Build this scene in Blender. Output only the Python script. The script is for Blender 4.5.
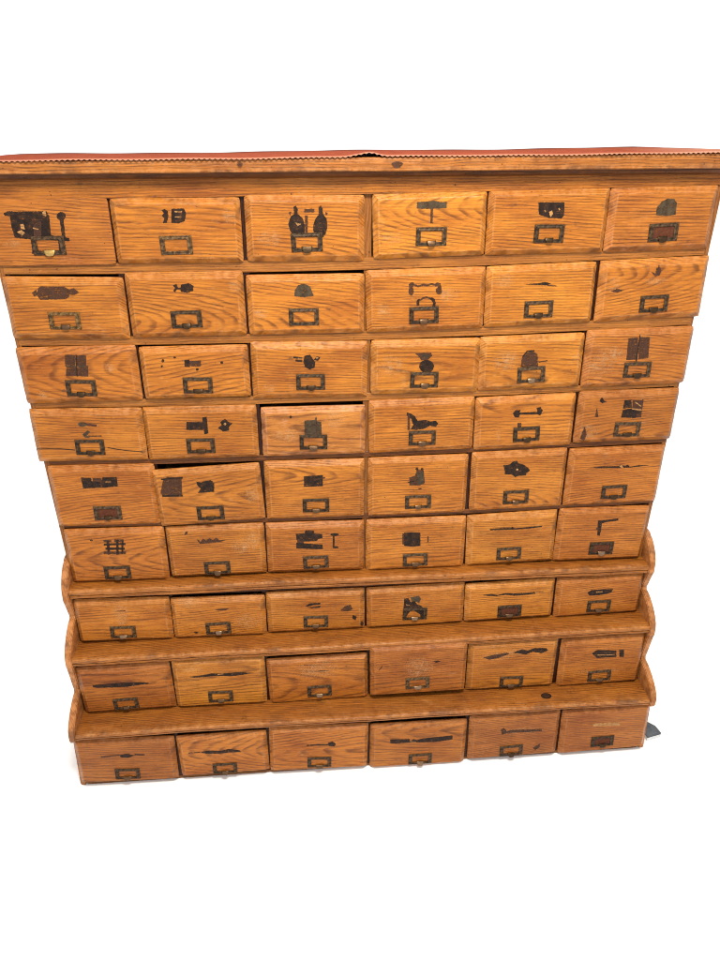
import bpy, bmesh, math, random
from mathutils import Vector, Matrix
from mathutils.geometry import tessellate_polygon

for o in list(bpy.data.objects):
    bpy.data.objects.remove(o, do_unlink=True)
SC = bpy.context.scene
COL = SC.collection

# ---------------------------------------------------------------- camera
cam_data = bpy.data.cameras.new("camera")
cam = bpy.data.objects.new("camera", cam_data)
COL.objects.link(cam)
SC.camera = cam
CAM = (-0.1323, -1.48139, 1.48745)
YAW, PITCH, ROLL = 0.0792534, 0.4649976, -0.0032451
fw = Vector((math.sin(YAW) * math.cos(PITCH), math.cos(YAW) * math.cos(PITCH), -math.sin(PITCH)))
rt = Vector((math.cos(YAW), -math.sin(YAW), 0))
up = rt.cross(fw)
r2 = rt * math.cos(ROLL) + up * math.sin(ROLL)
u2 = -rt * math.sin(ROLL) + up * math.cos(ROLL)
cam.matrix_world = Matrix(((r2.x, u2.x, -fw.x, CAM[0]), (r2.y, u2.y, -fw.y, CAM[1]),
                           (r2.z, u2.z, -fw.z, CAM[2]), (0, 0, 0, 1)))
cam_data.sensor_fit = 'HORIZONTAL'
cam_data.sensor_width = 36
cam_data.lens = 36.0 * 721.8 / 720.0
cam_data.clip_start = 0.01
cam_data.clip_end = 200

# ---------------------------------------------------------------- white studio surround and lamps
world = bpy.data.worlds.new("World")
SC.world = world
world.use_nodes = True
bg = world.node_tree.nodes["Background"]
bg.inputs[0].default_value = (1, 1, 1, 1)
bg.inputs[1].default_value = 1.17

def area(name, loc, target, size, size_y, watts, col):
    l = bpy.data.lights.new(name, 'AREA')
    l.shape = 'RECTANGLE'; l.size = size; l.size_y = size_y
    l.energy = watts; l.color = col
    o = bpy.data.objects.new(name, l); COL.objects.link(o)
    o.location = loc
    o.rotation_euler = (Vector(target) - Vector(loc)).to_track_quat('-Z', 'Y').to_euler()
    return o
area("key_lamp", (0.04, -1.12, 2.45), (0.10, 0.0, 0.98), 0.55, 0.35, 62, (1.0, 0.935, 0.82))

SC.view_settings.view_transform = 'Standard'
SC.view_settings.look = 'None'
SC.view_settings.exposure = 0.0
SC.view_settings.gamma = 1.0
SC.view_settings.use_curve_mapping = False
SC.render.resolution_x = 768
SC.render.resolution_y = 1024
SC.render.engine = 'CYCLES'
SC.cycles.filter_width = 1.0

# ---------------------------------------------------------------- measured layout
# one row per drawer: row, column, (centre x, centre z, width, height, roll), label-holder position, picture, picture shapes (metres on the drawer face)
DRAWERS = [
 (0,0,[-0.605,1.2935,0.2259,0.1221,-0.0031],(-0.0088,-0.0257),'torn black picture of a long-handled bolt',[('D',[(-0.0807,0.0353),(-0.0715,0.0388),(-0.0445,0.0377),(-0.0018,0.0382),(0.002,0.0293),(-0.0012,-0.0037),(0.0079,-0.0084),(0.0052,-0.0145),(-0.0393,-0.0124),(-0.0694,-0.009),(-0.0711,0.0091),(-0.0704,0.0299),(-0.0793,0.0306)]),('D',[(-0.0405,-0.0109),(-0.0316,-0.0125),(-0.03,-0.0346),(-0.0415,-0.0391)]),('D',[(0.0325,0.029),(0.0311,0.0256),(0.0282,0.023),(0.0245,0.0215),(0.0207,0.0215),(0.0175,0.0231),(0.0156,0.0258),(0.0154,0.0291),(0.0169,0.0325),(0.0197,0.0351),(0.0234,0.0366),(0.0272,0.0366),(0.0304,0.035),(0.0323,0.0323)]),('D',[(0.0198,0.0231),(0.0272,0.0231),(0.025,-0.0095),(0.0317,-0.0102),(0.0319,-0.0163),(0.0109,-0.017),(0.007,-0.013),(0.0187,-0.01)]),('D',[(0.0106,-0.0155),(0.0171,-0.0155),(0.0146,-0.0361),(0.0082,-0.037)]),('D',[(-0.0419,-0.0333),(0.0203,-0.034),(0.0193,-0.0396),(-0.043,-0.0388)]),('P',[(-0.0546,0.0149),(-0.0483,0.0157),(-0.0474,0.0052),(-0.0543,0.0077)]),('P',[(-0.0626,0.0015),(-0.0542,0.005),(-0.0486,-0.0008),(-0.0548,-0.0053)]),('P',[(-0.0097,0.0368),(-0.0032,0.0388),(-0.0029,0.0293),(-0.0093,0.0308)]),('F',[(-0.0283,0.0197),(-0.0143,0.0196),(-0.0194,-0.0072),(-0.0336,-0.007)]),('P',[(-0.0325,0.007),(-0.0221,0.0051),(-0.0214,0.0072),(-0.0317,0.0091)]),('S',[-0.0777,-0.0196,0.0185,0.0091])]),
 (0,1,[-0.3662,1.2929,0.2446,0.1212,-0.0091],(-0.0045,-0.0268),'small dark double picture',[('D',[(-0.0067,0.0411),(0.017,0.0417),(0.0201,0.032),(0.0161,0.0189),(0.0041,0.015),(-0.0095,0.0157)]),('D',[(-0.0252,0.0386),(-0.0202,0.0411),(-0.0139,0.0373),(-0.0135,0.0282),(-0.0175,0.0164),(-0.0258,0.0151),(-0.0222,0.023),(-0.0262,0.0295),(-0.0217,0.0334)]),('P',[(-0.0019,0.035),(0.013,0.0349),(0.0132,0.0369),(-0.0017,0.0369)]),('P',[(-0.0016,0.0252),(0.0106,0.0251),(0.0108,0.0271),(-0.0014,0.0271)]),('S',[0.1011,0.0291,0.0151,0.0163])]),
 (0,2,[-0.1199,1.2938,0.2322,0.1253,-0.0113],(0.0023,-0.0259),'picture of two black boot-shaped castings',[('D',[(-0.0219,0.04),(-0.0177,0.044),(-0.0137,0.0374),(-0.014,0.0282),(-0.0045,0.0203),(-0.0006,0.007),(-0.0024,-0.0091),(-0.0223,-0.0131),(-0.0303,-0.0023),(-0.0326,0.0111),(-0.028,0.023),(-0.0209,0.0282)]),('D',[(0.0259,0.0387),(0.0302,0.044),(0.0342,0.0374),(0.0348,0.0282),(0.0417,0.0189),(0.0429,0.0029),(0.0385,-0.0106),(0.0215,-0.0132),(0.0159,-0.0078),(0.0148,0.0056),(0.0192,0.0176),(0.0264,0.0269)]),('F',[(-0.0012,0.0374),(0.0182,0.0374),(0.0181,0.0309),(-0.0014,0.0309)]),('F',[(-0.0001,0.0256),(0.0054,0.0256),(0.0046,-0.0078),(-0.001,-0.0078)]),('P',[(-0.02,0.0124),(-0.0075,0.0097),(-0.0147,0.0057)]),('D',[(-0.0291,-0.0077),(0.0357,-0.0079),(0.0356,-0.0146),(-0.0293,-0.0144)]),('F',[(-0.0319,0.0309),(-0.0263,0.0322),(-0.028,0.0243)]),('F',[(0.0391,0.0322),(0.0446,0.0295),(0.0404,0.0242)]),('S',[-0.0716,-0.0177,0.0267,0.0188])]),
 (0,3,[0.1263,1.2972,0.2259,0.1228,0.022],(0.002,-0.022),'grey picture of a T handle',[('G',[(-0.0275,0.0445),(-0.0087,0.0445),(0.0054,0.046),(0.0197,0.0429),(0.0314,0.0432),(0.0314,0.0316),(0.0129,0.0312),(-0.0049,0.0312),(-0.0274,0.0326)]),('F',[(-0.0002,0.0317),(-0.0003,0.0043),(0.0043,0.004),(0.0045,0.0315)]),('S',[-0.0762,-0.022,0.0252,0.0153])]),
 (0,4,[0.364,1.3005,0.2442,0.1238,0.0084],(0.0032,-0.0233),'chipped black oblong picture',[('D',[(-0.0248,0.0379),(0.0279,0.0369),(0.0301,0.0125),(0.0255,0.0064),(0.0001,0.0082),(-0.0211,0.0148)]),('P',[(-0.0011,0.0192),(0.0051,0.0228),(0.0072,0.0154),(0.0026,0.0094)]),('P',[(-0.0118,0.0224),(-0.0088,0.0187),(-0.0067,0.02),(-0.0097,0.0237)]),('P',[(0.0168,0.0256),(0.0192,0.0219),(0.0215,0.023),(0.019,0.0267)])]),
 (0,5,[0.5982,1.303,0.2209,0.1238,0.0131],(0.0061,-0.0265),'dark rounded patch',[('G',[(-0.0145,0.0081),(-0.0158,0.0229),(-0.0069,0.0337),(0.0042,0.0389),(0.0178,0.038),(0.0246,0.0305),(0.0261,0.0083),(0.0102,0.0062)])]),
 (1,0,[-0.6012,1.1476,0.2319,0.1232,-0.026],(-0.0059,-0.0237),'faded brown picture of a barrel hinge',[('F',[(-0.0469,0.0419),(-0.041,0.0453),(0.0032,0.045),(0.011,0.0396),(0.0103,0.026),(0.0028,0.0205),(-0.0468,0.0189),(-0.0525,0.0284)]),('F',[(-0.0604,0.0324),(-0.0513,0.0392),(-0.0505,0.0284),(-0.0576,0.0257)]),('F',[(0.0095,0.0382),(0.0207,0.0424),(0.0302,0.0343),(0.02,0.0288),(0.0096,0.0301)])]),
 (1,1,[-0.3645,1.1499,0.2325,0.13,-0.0016],(-0.0023,-0.0285),'small dark picture of a catch',[('D',[(-0.0069,0.0423),(0.0104,0.0447),(0.0186,0.0391),(0.0163,0.0296),(0.0049,0.0256),(-0.0084,0.0286)]),('D',[(-0.022,0.0412),(-0.0149,0.0438),(-0.0118,0.0355),(-0.0062,0.0368),(-0.008,0.0327),(-0.0148,0.0329),(-0.0195,0.0275),(-0.0226,0.0303),(-0.0186,0.0357)]),('S',[0.0988,0.0384,0.0138,0.015])]),
 (1,2,[-0.1236,1.1452,0.2389,0.1212,-0.0038],(-0.0054,-0.0243),'grey dome-shaped picture',[('G',[(-0.0238,0.0195),(-0.0219,0.032),(-0.0146,0.0415),(-0.0033,0.0441),(0.0091,0.0384),(0.013,0.0272),(0.0156,0.0195),(-0.0035,0.017)]),('S',[-0.093,-0.0152,0.0176,0.0141])]),
 (1,3,[0.1238,1.1494,0.2478,0.127,0.0146],(-0.0043,-0.0305),'picture of a pair of curved handles',[('F',[(-0.0261,0.0206),(-0.0266,0.017),(-0.0281,0.0141),(-0.0304,0.0125),(-0.0329,0.0126),(-0.0353,0.0143),(-0.0369,0.0173),(-0.0375,0.021),(-0.037,0.0247),(-0.0355,0.0275),(-0.0332,0.0291),(-0.0306,0.029),(-0.0283,0.0273),(-0.0267,0.0243)]),('F',[(-0.0354,0.0252),(-0.037,0.035),(-0.0328,0.039),(-0.0271,0.0389),(-0.0255,0.0332),(-0.0291,0.0291),(-0.0297,0.0236)]),('F',[(-0.0284,0.0361),(-0.0184,0.033),(-0.007,0.0354),(0.0016,0.0337),(0.0087,0.0363),(0.0203,0.0331),(0.0204,0.0296),(0.0088,0.0321),(0.0017,0.0295),(-0.0069,0.0312),(-0.0183,0.0288),(-0.0269,0.0319)]),('F',[(0.0175,0.029),(0.016,0.0332),(0.0216,0.0372),(0.0281,0.0356),(0.0305,0.0285),(0.0293,0.0215),(0.0235,0.0217),(0.0233,0.0288)]),('F',[(0.0322,0.02),(0.0317,0.0167),(0.03,0.014),(0.0274,0.0126),(0.0245,0.0127),(0.0219,0.0143),(0.02,0.0171),(0.0192,0.0205),(0.0198,0.0238),(0.0215,0.0264),(0.024,0.0278),(0.0269,0.0277),(0.0296,0.0262),(0.0315,0.0234)]),('D',[(-0.0198,-0.0094),(-0.0206,-0.0008),(-0.0171,0.0047),(-0.0121,0.0046),(-0.0149,-0.001),(-0.014,-0.0096)]),('F',[(-0.0135,0.0032),(-0.0078,0.008),(0.0008,0.0091),(0.0095,0.0066),(0.0082,0.0031),(0.0009,0.0055),(-0.0063,0.0044),(-0.012,0.0003)]),('D',[(0.0067,0.0039),(0.0117,0.0073),(0.0176,0.0035),(0.02,-0.0051),(0.0188,-0.0123),(0.0122,-0.012),(0.0142,-0.0049),(0.0111,0.0009)]),('S',[-0.0877,-0.0199,0.0159,0.0179]),('S',[0.0455,0.0111,0.0218,0.0177])]),
 (1,4,[0.3651,1.155,0.2315,0.1252,0.0266],(-0.0032,-0.0292),'thin dark sliver of a picture',[('D',[(-0.0379,0.0253),(-0.014,0.0262),(0.0065,0.0279),(0.0192,0.0247),(0.0105,0.0211),(-0.0137,0.0229)]),('F',[(0.0105,0.0201),(0.0315,0.0178),(0.0314,0.0198),(0.0105,0.0221)]),('S',[-0.083,0.034,0.0274,0.0197])]),
 (1,5,[0.6046,1.1616,0.232,0.1268,0.03],(0.0064,-0.0296),'small scratched emblem',[('F',[(0.0002,0.0457),(0.0083,0.0473),(0.0123,0.0392),(0.0096,0.03),(-0.0,0.0291),(-0.0099,0.0389),(0.0005,0.0344)]),('F',[(0.0038,0.0515),(0.0048,0.0449),(0.0069,0.0448),(0.0059,0.0514)]),('F',[(-0.0915,0.0027),(-0.0781,0.0075),(-0.0635,0.0027),(-0.077,-0.0014)]),('S',[0.0044,0.0189,0.0283,0.0094]),('S',[-0.0863,0.0166,0.0183,0.0201])]),
 (2,0,[-0.5995,1.0092,0.241,0.1207,0.0008],(-0.0003,-0.0277),'square dark picture of a patterned plate',[('F',[(-0.0205,0.0461),(-0.0003,0.0449),(-0.0041,0.0233),(-0.0244,0.0246)]),('F',[(0.0024,0.0448),(0.0213,0.0435),(0.0175,0.0212),(-0.0015,0.0225)]),('F',[(-0.0229,0.0216),(-0.0019,0.0203),(-0.0055,-0.0002),(-0.0266,0.0012)]),('F',[(0.0008,0.0202),(0.0212,0.0189),(0.0178,-0.0016),(-0.0027,-0.0002)]),('D',[(-0.0002,0.0455),(-0.0056,-0.001),(-0.0028,-0.0009),(0.0026,0.0456)]),('G',[(-0.0242,0.022),(0.0213,0.0192),(0.0217,0.0214),(-0.0238,0.0242)]),('S',[0.0623,0.0169,0.0152,0.0116]),('S',[-0.079,-0.0381,0.0152,0.0104])]),
 (2,1,[-0.361,1.0074,0.2238,0.1135,-0.0021],(0.0029,-0.0272),'small dark bracket picture',[('D',[(-0.0197,0.0297),(-0.0091,0.0309),(-0.0094,0.0147),(-0.0206,0.015)]),('F',[(-0.0094,0.028),(0.0146,0.0288),(0.0133,0.0156),(0.0019,0.0144),(-0.009,0.0177)]),('D',[(-0.0609,0.0293),(-0.0614,0.0278),(-0.0623,0.0265),(-0.0635,0.0258),(-0.0647,0.0259),(-0.0658,0.0266),(-0.0664,0.0279),(-0.0665,0.0295),(-0.066,0.031),(-0.0651,0.0323),(-0.0639,0.033),(-0.0626,0.0329),(-0.0616,0.0322),(-0.061,0.0309)]),('D',[(-0.0651,0.0177),(-0.0655,0.0164),(-0.0662,0.0154),(-0.0671,0.0149),(-0.068,0.0149),(-0.0688,0.0155),(-0.0692,0.0165),(-0.0693,0.0178),(-0.0689,0.0191),(-0.0682,0.0201),(-0.0673,0.0206),(-0.0664,0.0206),(-0.0656,0.02),(-0.0652,0.019)]),('D',[(-0.0357,0.036),(-0.0361,0.035),(-0.037,0.0343),(-0.0381,0.0339),(-0.0394,0.0339),(-0.0404,0.0344),(-0.0411,0.0352),(-0.0413,0.0361),(-0.0409,0.0371),(-0.0401,0.0378),(-0.0389,0.0382),(-0.0377,0.0382),(-0.0366,0.0377),(-0.0359,0.0369)]),('D',[(0.0077,0.0091),(0.0073,0.0078),(0.0064,0.0068),(0.0052,0.0063),(0.0039,0.0063),(0.0029,0.0069),(0.0022,0.008),(0.002,0.0093),(0.0025,0.0105),(0.0033,0.0115),(0.0045,0.0121),(0.0058,0.012),(0.0068,0.0114),(0.0075,0.0104)]),('D',[(0.0597,0.0225),(0.0593,0.0213),(0.0585,0.0202),(0.0573,0.0197),(0.056,0.0197),(0.055,0.0203),(0.0543,0.0214),(0.0541,0.0227),(0.0545,0.0239),(0.0553,0.0249),(0.0565,0.0255),(0.0578,0.0254),(0.0589,0.0249),(0.0596,0.0238)])]),
 (2,2,[-0.1207,1.005,0.2472,0.1243,-0.0165],(0.001,-0.0243),'torn picture of a round knob',[('D',[(-0.0117,0.0344),(0.0007,0.0371),(0.0061,0.0285),(0.0115,0.0199),(0.0099,0.0085),(-0.0012,0.0043),(-0.0108,0.0102),(-0.0134,0.0202)]),('D',[(-0.0347,0.0297),(-0.0163,0.0267),(-0.0156,0.0309),(-0.034,0.0339)]),('D',[(-0.03,0.0226),(-0.0163,0.021),(-0.0158,0.0252),(-0.0295,0.0268)]),('D',[(0.0088,0.0257),(0.0144,0.0327),(0.0226,0.0312),(0.017,0.0227)]),('P',[(-0.0258,0.0275),(-0.0162,0.026),(-0.0157,0.0288),(-0.0253,0.0303)]),('P',[(0.0178,0.0298),(0.0175,0.0289),(0.0167,0.0282),(0.0156,0.0278),(0.0144,0.0278),(0.0133,0.0282),(0.0125,0.029),(0.0123,0.0299),(0.0126,0.0308),(0.0133,0.0315),(0.0145,0.0319),(0.0157,0.0319),(0.0168,0.0315),(0.0175,0.0308)]),('S',[-0.087,-0.0338,0.0174,0.0132])]),
 (2,3,[0.1284,1.0061,0.2365,0.1204,-0.0019],(-0.0025,-0.0282),'picture of a round hook plate',[('D',[(0.0178,0.0027),(0.0164,-0.0036),(0.0121,-0.0086),(0.0057,-0.0112),(-0.0016,-0.011),(-0.0083,-0.008),(-0.013,-0.0028),(-0.0149,0.0036),(-0.0135,0.0098),(-0.0092,0.0148),(-0.0028,0.0174),(0.0045,0.0172),(0.0111,0.0142),(0.0159,0.0091)]),('F',[(-0.0251,0.0327),(0.01,0.0332),(0.0125,0.026),(0.0037,0.0176),(-0.0104,0.0165),(-0.0157,0.0253)]),('G',[(-0.0088,0.0294),(0.0067,0.029),(0.0035,0.0219),(-0.0056,0.0207)]),('S',[-0.0771,0.006,0.0317,0.0288])]),
 (2,4,[0.3612,1.0091,0.23,0.121,0.0168],(0.0003,-0.0264),'grey arched picture',[('F',[(-0.0244,-0.008),(-0.0234,0.0144),(-0.0161,0.0252),(0.0002,0.0273),(0.0105,0.0199),(0.0145,-0.0084),(-0.0005,-0.0119)]),('D',[(-0.021,0.0148),(-0.013,0.0256),(-0.0153,0.0274),(-0.0233,0.0167)]),('D',[(-0.0141,0.0265),(0.0031,0.0271),(0.0026,0.0299),(-0.0145,0.0293)]),('D',[(0.0151,0.0018),(0.0343,0.0038),(0.0338,0.0059),(0.0146,0.0039)]),('S',[-0.0574,0.0089,0.0345,0.0278])]),
 (2,5,[0.5991,1.014,0.2388,0.1293,0.0153],(0.0012,-0.0274),'tall dark rectangular picture split by a line',[('F',[(-0.0303,0.0464),(-0.0081,0.0469),(-0.0017,-0.0023),(-0.027,-0.0026)]),('F',[(-0.0054,0.0475),(0.0183,0.0472),(0.022,-0.0005),(-0.0003,-0.0023)]),('D',[(-0.0062,0.0525),(-0.0053,-0.0062),(-0.0024,-0.0067),(-0.0034,0.052)]),('S',[-0.0843,-0.0157,0.0355,0.032]),('S',[-0.067,0.0118,0.0423,0.021])]),
 (3,0,[-0.6037,0.8722,0.2357,0.1225,-0.0196],(-0.0002,-0.026),'two small faded keys',[('G',[(0.0002,0.0289),(-0.001,0.0266),(-0.0038,0.0247),(-0.0076,0.0237),(-0.0116,0.0238),(-0.0151,0.0249),(-0.0173,0.0268),(-0.0178,0.0292),(-0.0166,0.0315),(-0.0138,0.0333),(-0.01,0.0343),(-0.006,0.0342),(-0.0025,0.0331),(-0.0003,0.0312)]),('F',[(-0.0019,0.0262),(0.02,0.0228),(0.0214,0.0281),(-0.0005,0.0316)]),('G',[(-0.0124,0.0051),(-0.0012,0.0142),(0.0055,0.0125),(-0.0029,0.0033),(0.0032,-0.0031),(-0.0078,-0.0013)]),('F',[(-0.0005,0.0005),(0.0276,0.0),(0.0279,0.0024),(-0.0001,0.0029)]),('C',[(-0.1145,-0.0277),(-0.0715,-0.027),(-0.0713,-0.0252),(-0.1142,-0.026)]),('C',[(-0.0717,-0.027),(-0.0336,-0.0318),(-0.0332,-0.0299),(-0.0712,-0.0252)]),('C',[(0.0364,-0.0276),(0.0726,-0.0347),(0.0731,-0.0327),(0.037,-0.0256)]),('C',[(0.0727,-0.0346),(0.1165,-0.0395),(0.1169,-0.0377),(0.073,-0.0328)])]),
 (3,1,[-0.3624,0.8692,0.2433,0.1233,-0.0063],(-0.004,-0.0288),'dark picture of a spool beside a ragged knot',[('D',[(-0.0299,0.0296),(0.0064,0.0286),(0.0047,0.0098),(-0.0318,0.011)]),('D',[(0.0053,0.0395),(0.0147,0.0408),(0.0147,0.0016),(0.0059,-0.0005)]),('D',[(0.0429,0.0275),(0.0535,0.035),(0.0588,0.0286),(0.0685,0.0236),(0.0607,0.016),(0.06,0.0066),(0.0468,0.0054),(0.036,0.0136),(0.0451,0.0196)]),('P',[(0.0554,0.0225),(0.055,0.0211),(0.0541,0.0201),(0.0529,0.0195),(0.0517,0.0195),(0.0506,0.0202),(0.0498,0.0213),(0.0497,0.0226),(0.0501,0.024),(0.0509,0.025),(0.0521,0.0256),(0.0534,0.0256),(0.0545,0.0249),(0.0552,0.0238)])]),
 (3,2,[-0.1168,0.8641,0.2295,0.1165,-0.0062],(-0.0016,-0.0241),'pale grey square stamp remnant',[('G',[(-0.0202,0.0289),(0.0017,0.0298),(0.0046,0.037),(0.0058,0.0267),(0.0167,0.0249),(0.0175,-0.005),(0.0063,-0.0077),(-0.0213,-0.0038)]),('F',[(0.005,0.037),(0.0053,-0.0062),(0.0074,-0.0062),(0.007,0.037)]),('F',[(-0.0055,0.017),(0.0166,0.0163),(0.0166,0.0186),(-0.0054,0.0192)]),('D',[(-0.0472,0.0385),(-0.0476,0.0373),(-0.0483,0.0363),(-0.0495,0.0357),(-0.0507,0.0358),(-0.0517,0.0364),(-0.0525,0.0374),(-0.0527,0.0387),(-0.0524,0.0399),(-0.0516,0.0409),(-0.0504,0.0415),(-0.0492,0.0414),(-0.0482,0.0408),(-0.0475,0.0398)]),('S',[0.0465,0.0321,0.0241,0.0256]),('S',[-0.0545,-0.0058,0.0414,0.0187])]),
 (3,3,[0.1252,0.8692,0.2378,0.1262,0.0098],(0.0009,-0.0282),'dark picture of a lever with a ball end',[('D',[(-0.035,0.0363),(-0.0252,0.0322),(-0.0166,0.0259),(-0.0108,0.0152),(0.0068,0.0159),(0.0188,0.0123),(0.0315,0.0132),(0.036,0.0055),(0.0306,-0.0018),(0.0177,0.0018),(0.0038,-0.0051),(-0.0138,-0.0073),(-0.0258,-0.0052),(-0.0204,0.0051),(-0.0249,0.0203),(-0.0349,0.0282)]),('F',[(-0.0335,0.0326),(-0.0279,0.0323),(-0.0272,-0.0067),(-0.0329,-0.0064)])]),
 (3,4,[0.3611,0.8691,0.2288,0.1269,0.0228],(0.0041,-0.0278),'dark picture of a double-ended handle',[('D',[(-0.0311,0.0267),(-0.0246,0.0336),(-0.0135,0.033),(-0.0158,0.0273),(-0.0032,0.0266),(0.0149,0.027),(0.0248,0.0264),(0.0226,0.0353),(0.0308,0.0378),(0.0372,0.0287),(0.0326,0.0172),(0.0253,0.0205),(-0.0028,0.0221),(-0.0141,0.0228),(-0.0163,0.0155),(-0.0262,0.0161)]),('F',[(-0.0188,0.0024),(-0.0097,0.0018),(-0.0088,-0.0102),(-0.018,-0.0096)]),('S',[-0.0612,-0.0266,0.0071,0.0181])]),
 (3,5,[0.5976,0.8753,0.2329,0.1253,0.0072],(0.0039,-0.0307),'torn dark square picture on streaked wood',[('D',[(-0.0133,0.042),(0.0022,0.0428),(0.0067,0.0235),(-0.0143,0.0214)]),('F',[(0.0053,0.0412),(0.0308,0.0417),(0.0324,-0.0013),(0.0109,-0.0019)]),('D',[(-0.0138,0.0185),(0.007,0.0221),(0.0272,0.0123),(0.0181,-0.0022),(-0.0153,0.0007)]),('P',[(0.0073,0.0191),(0.0308,0.0152),(0.0307,0.0181),(0.0072,0.022)]),('P',[(0.0112,0.0357),(0.0273,0.0247),(0.0283,0.0265),(0.0122,0.0375)]),('D',[(-0.0714,0.0428),(-0.0669,0.0514),(-0.06,0.0424),(-0.0527,0.0406),(-0.0648,0.0367)]),('F',[(-0.0773,0.0048),(-0.0747,0.0269),(-0.0685,0.0029)]),('F',[(-0.1047,-0.0468),(-0.0972,-0.0168),(-0.0898,-0.0398),(-0.095,-0.0549)]),('S',[-0.0851,-0.0324,0.0289,0.0228])]),
 (4,0,[-0.5931,0.723,0.232,0.1533,-0.0133],(0.0014,-0.0411),'dark ragged oblong picture',[('D',[(-0.0442,0.0519),(-0.0224,0.0496),(-0.0222,0.0417),(-0.003,0.0395),(0.0027,0.0505),(0.0334,0.0512),(0.0329,0.0272),(0.0053,0.0248),(-0.0436,0.0247)]),('F',[(-0.0189,0.0495),(-0.0003,0.049),(-0.0017,0.0395),(-0.0204,0.04)]),('P',[(0.0072,0.038),(0.019,0.0376),(0.0193,0.04),(0.0075,0.0404)])]),
 (4,1,[-0.3605,0.7142,0.2419,0.1442,0.0411],(-0.0019,-0.0426),'brown square print beside a small dark tab',[('F',[(-0.0954,0.0527),(-0.0845,0.0583),(-0.0539,0.0541),(-0.0589,0.0122),(-0.0781,0.0089),(-0.1025,0.0094),(-0.1066,0.0196)]),('D',[(-0.0997,0.0511),(-0.0512,0.0518),(-0.0509,0.0558),(-0.0994,0.0551)]),('D',[(-0.104,0.0087),(-0.0583,0.0064),(-0.0577,0.0113),(-0.1033,0.0136)]),('D',[(-0.0229,0.0418),(-0.0134,0.0377),(-0.0073,0.0404),(0.0102,0.0422),(0.0162,0.0336),(0.0134,0.0125),(-0.0054,0.0125),(-0.0235,0.0124),(-0.0155,0.0232),(-0.0217,0.0303)]),('S',[0.0957,-0.0037,0.0181,0.0245])]),
 (4,2,[-0.1186,0.7177,0.2287,0.1493,-0.0065],(0.0011,-0.0384),'small dark oblong picture',[('D',[(-0.0247,0.0391),(-0.0024,0.0399),(0.0186,0.0407),(0.018,0.0124),(-0.0045,0.0117),(-0.0255,0.0125)]),('F',[(-0.0023,0.027),(0.0243,0.0323),(0.0237,0.0361),(-0.003,0.0309)])]),
 (4,3,[0.1216,0.7168,0.2337,0.1519,0.0037],(0.0006,-0.0393),'torn grey stamp remnant',[('F',[(-0.0217,0.0267),(-0.0083,0.0309),(-0.0044,0.0464),(0.0113,0.0441),(0.0153,0.0107),(0.004,0.0049),(-0.0212,0.0061)]),('G',[(-0.0028,0.04),(0.0114,0.0394),(0.0125,0.0077),(-0.0019,0.0083)]),('D',[(-0.0009,0.0478),(-0.0012,0.0464),(-0.0022,0.0454),(-0.0036,0.0449),(-0.0052,0.0449),(-0.0066,0.0456),(-0.0076,0.0467),(-0.008,0.0481),(-0.0077,0.0494),(-0.0068,0.0505),(-0.0054,0.051),(-0.0038,0.051),(-0.0023,0.0503),(-0.0013,0.0492)]),('D',[(0.0105,0.0473),(0.0102,0.0459),(0.0095,0.0449),(0.0083,0.0443),(0.0071,0.0444),(0.0059,0.045),(0.0051,0.0462),(0.0048,0.0475),(0.005,0.0489),(0.0058,0.0499),(0.0069,0.0505),(0.0081,0.0504),(0.0093,0.0498),(0.0101,0.0486)]),('D',[(-0.0247,0.013),(-0.0105,0.0155),(-0.011,0.0179),(-0.0252,0.0154)]),('D',[(0.0086,-0.0042),(0.0081,-0.0048),(0.007,-0.0053),(0.0052,-0.0056),(0.0033,-0.0055),(0.0016,-0.0051),(0.0003,-0.0045),(-0.0001,-0.0037),(0.0003,-0.0031),(0.0015,-0.0026),(0.0032,-0.0023),(0.0051,-0.0024),(0.0069,-0.0028),(0.0081,-0.0034)])]),
 (4,4,[0.3599,0.7214,0.2258,0.1531,0.0173],(-0.0037,-0.0418),'dark picture of a winged latch',[('D',[(-0.0404,0.0456),(-0.0256,0.0462),(-0.0181,0.0531),(-0.0089,0.0554),(-0.0042,0.0479),(0.0075,0.0442),(0.0198,0.0347),(0.0245,0.027),(0.0169,0.0215),(0.016,0.0156),(-0.003,0.0153),(-0.0096,0.0127),(-0.0175,0.0191),(-0.0346,0.0217),(-0.0353,0.0306)]),('P',[(-0.0036,0.0316),(-0.0038,0.0304),(-0.0044,0.0294),(-0.0055,0.0289),(-0.0067,0.029),(-0.0078,0.0296),(-0.0087,0.0307),(-0.009,0.032),(-0.0089,0.0332),(-0.0082,0.0342),(-0.0072,0.0347),(-0.0059,0.0347),(-0.0048,0.034),(-0.004,0.033)])]),
 (4,5,[0.5926,0.7229,0.2306,0.1502,0.0108],(0.0033,-0.0403),'long thin dark sliver',[('D',[(-0.0706,0.0283),(-0.0297,0.0307),(0.0036,0.0289),(0.0085,0.0331),(0.0203,0.028),(0.0252,0.0323),(0.0317,0.026),(0.0533,0.0293),(0.0827,0.0278),(0.0472,0.0244),(0.0161,0.0238),(-0.029,0.0254)]),('P',[(0.0048,0.0303),(0.0129,0.0314),(0.0168,0.0238),(0.0113,0.024)])]),
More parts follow.
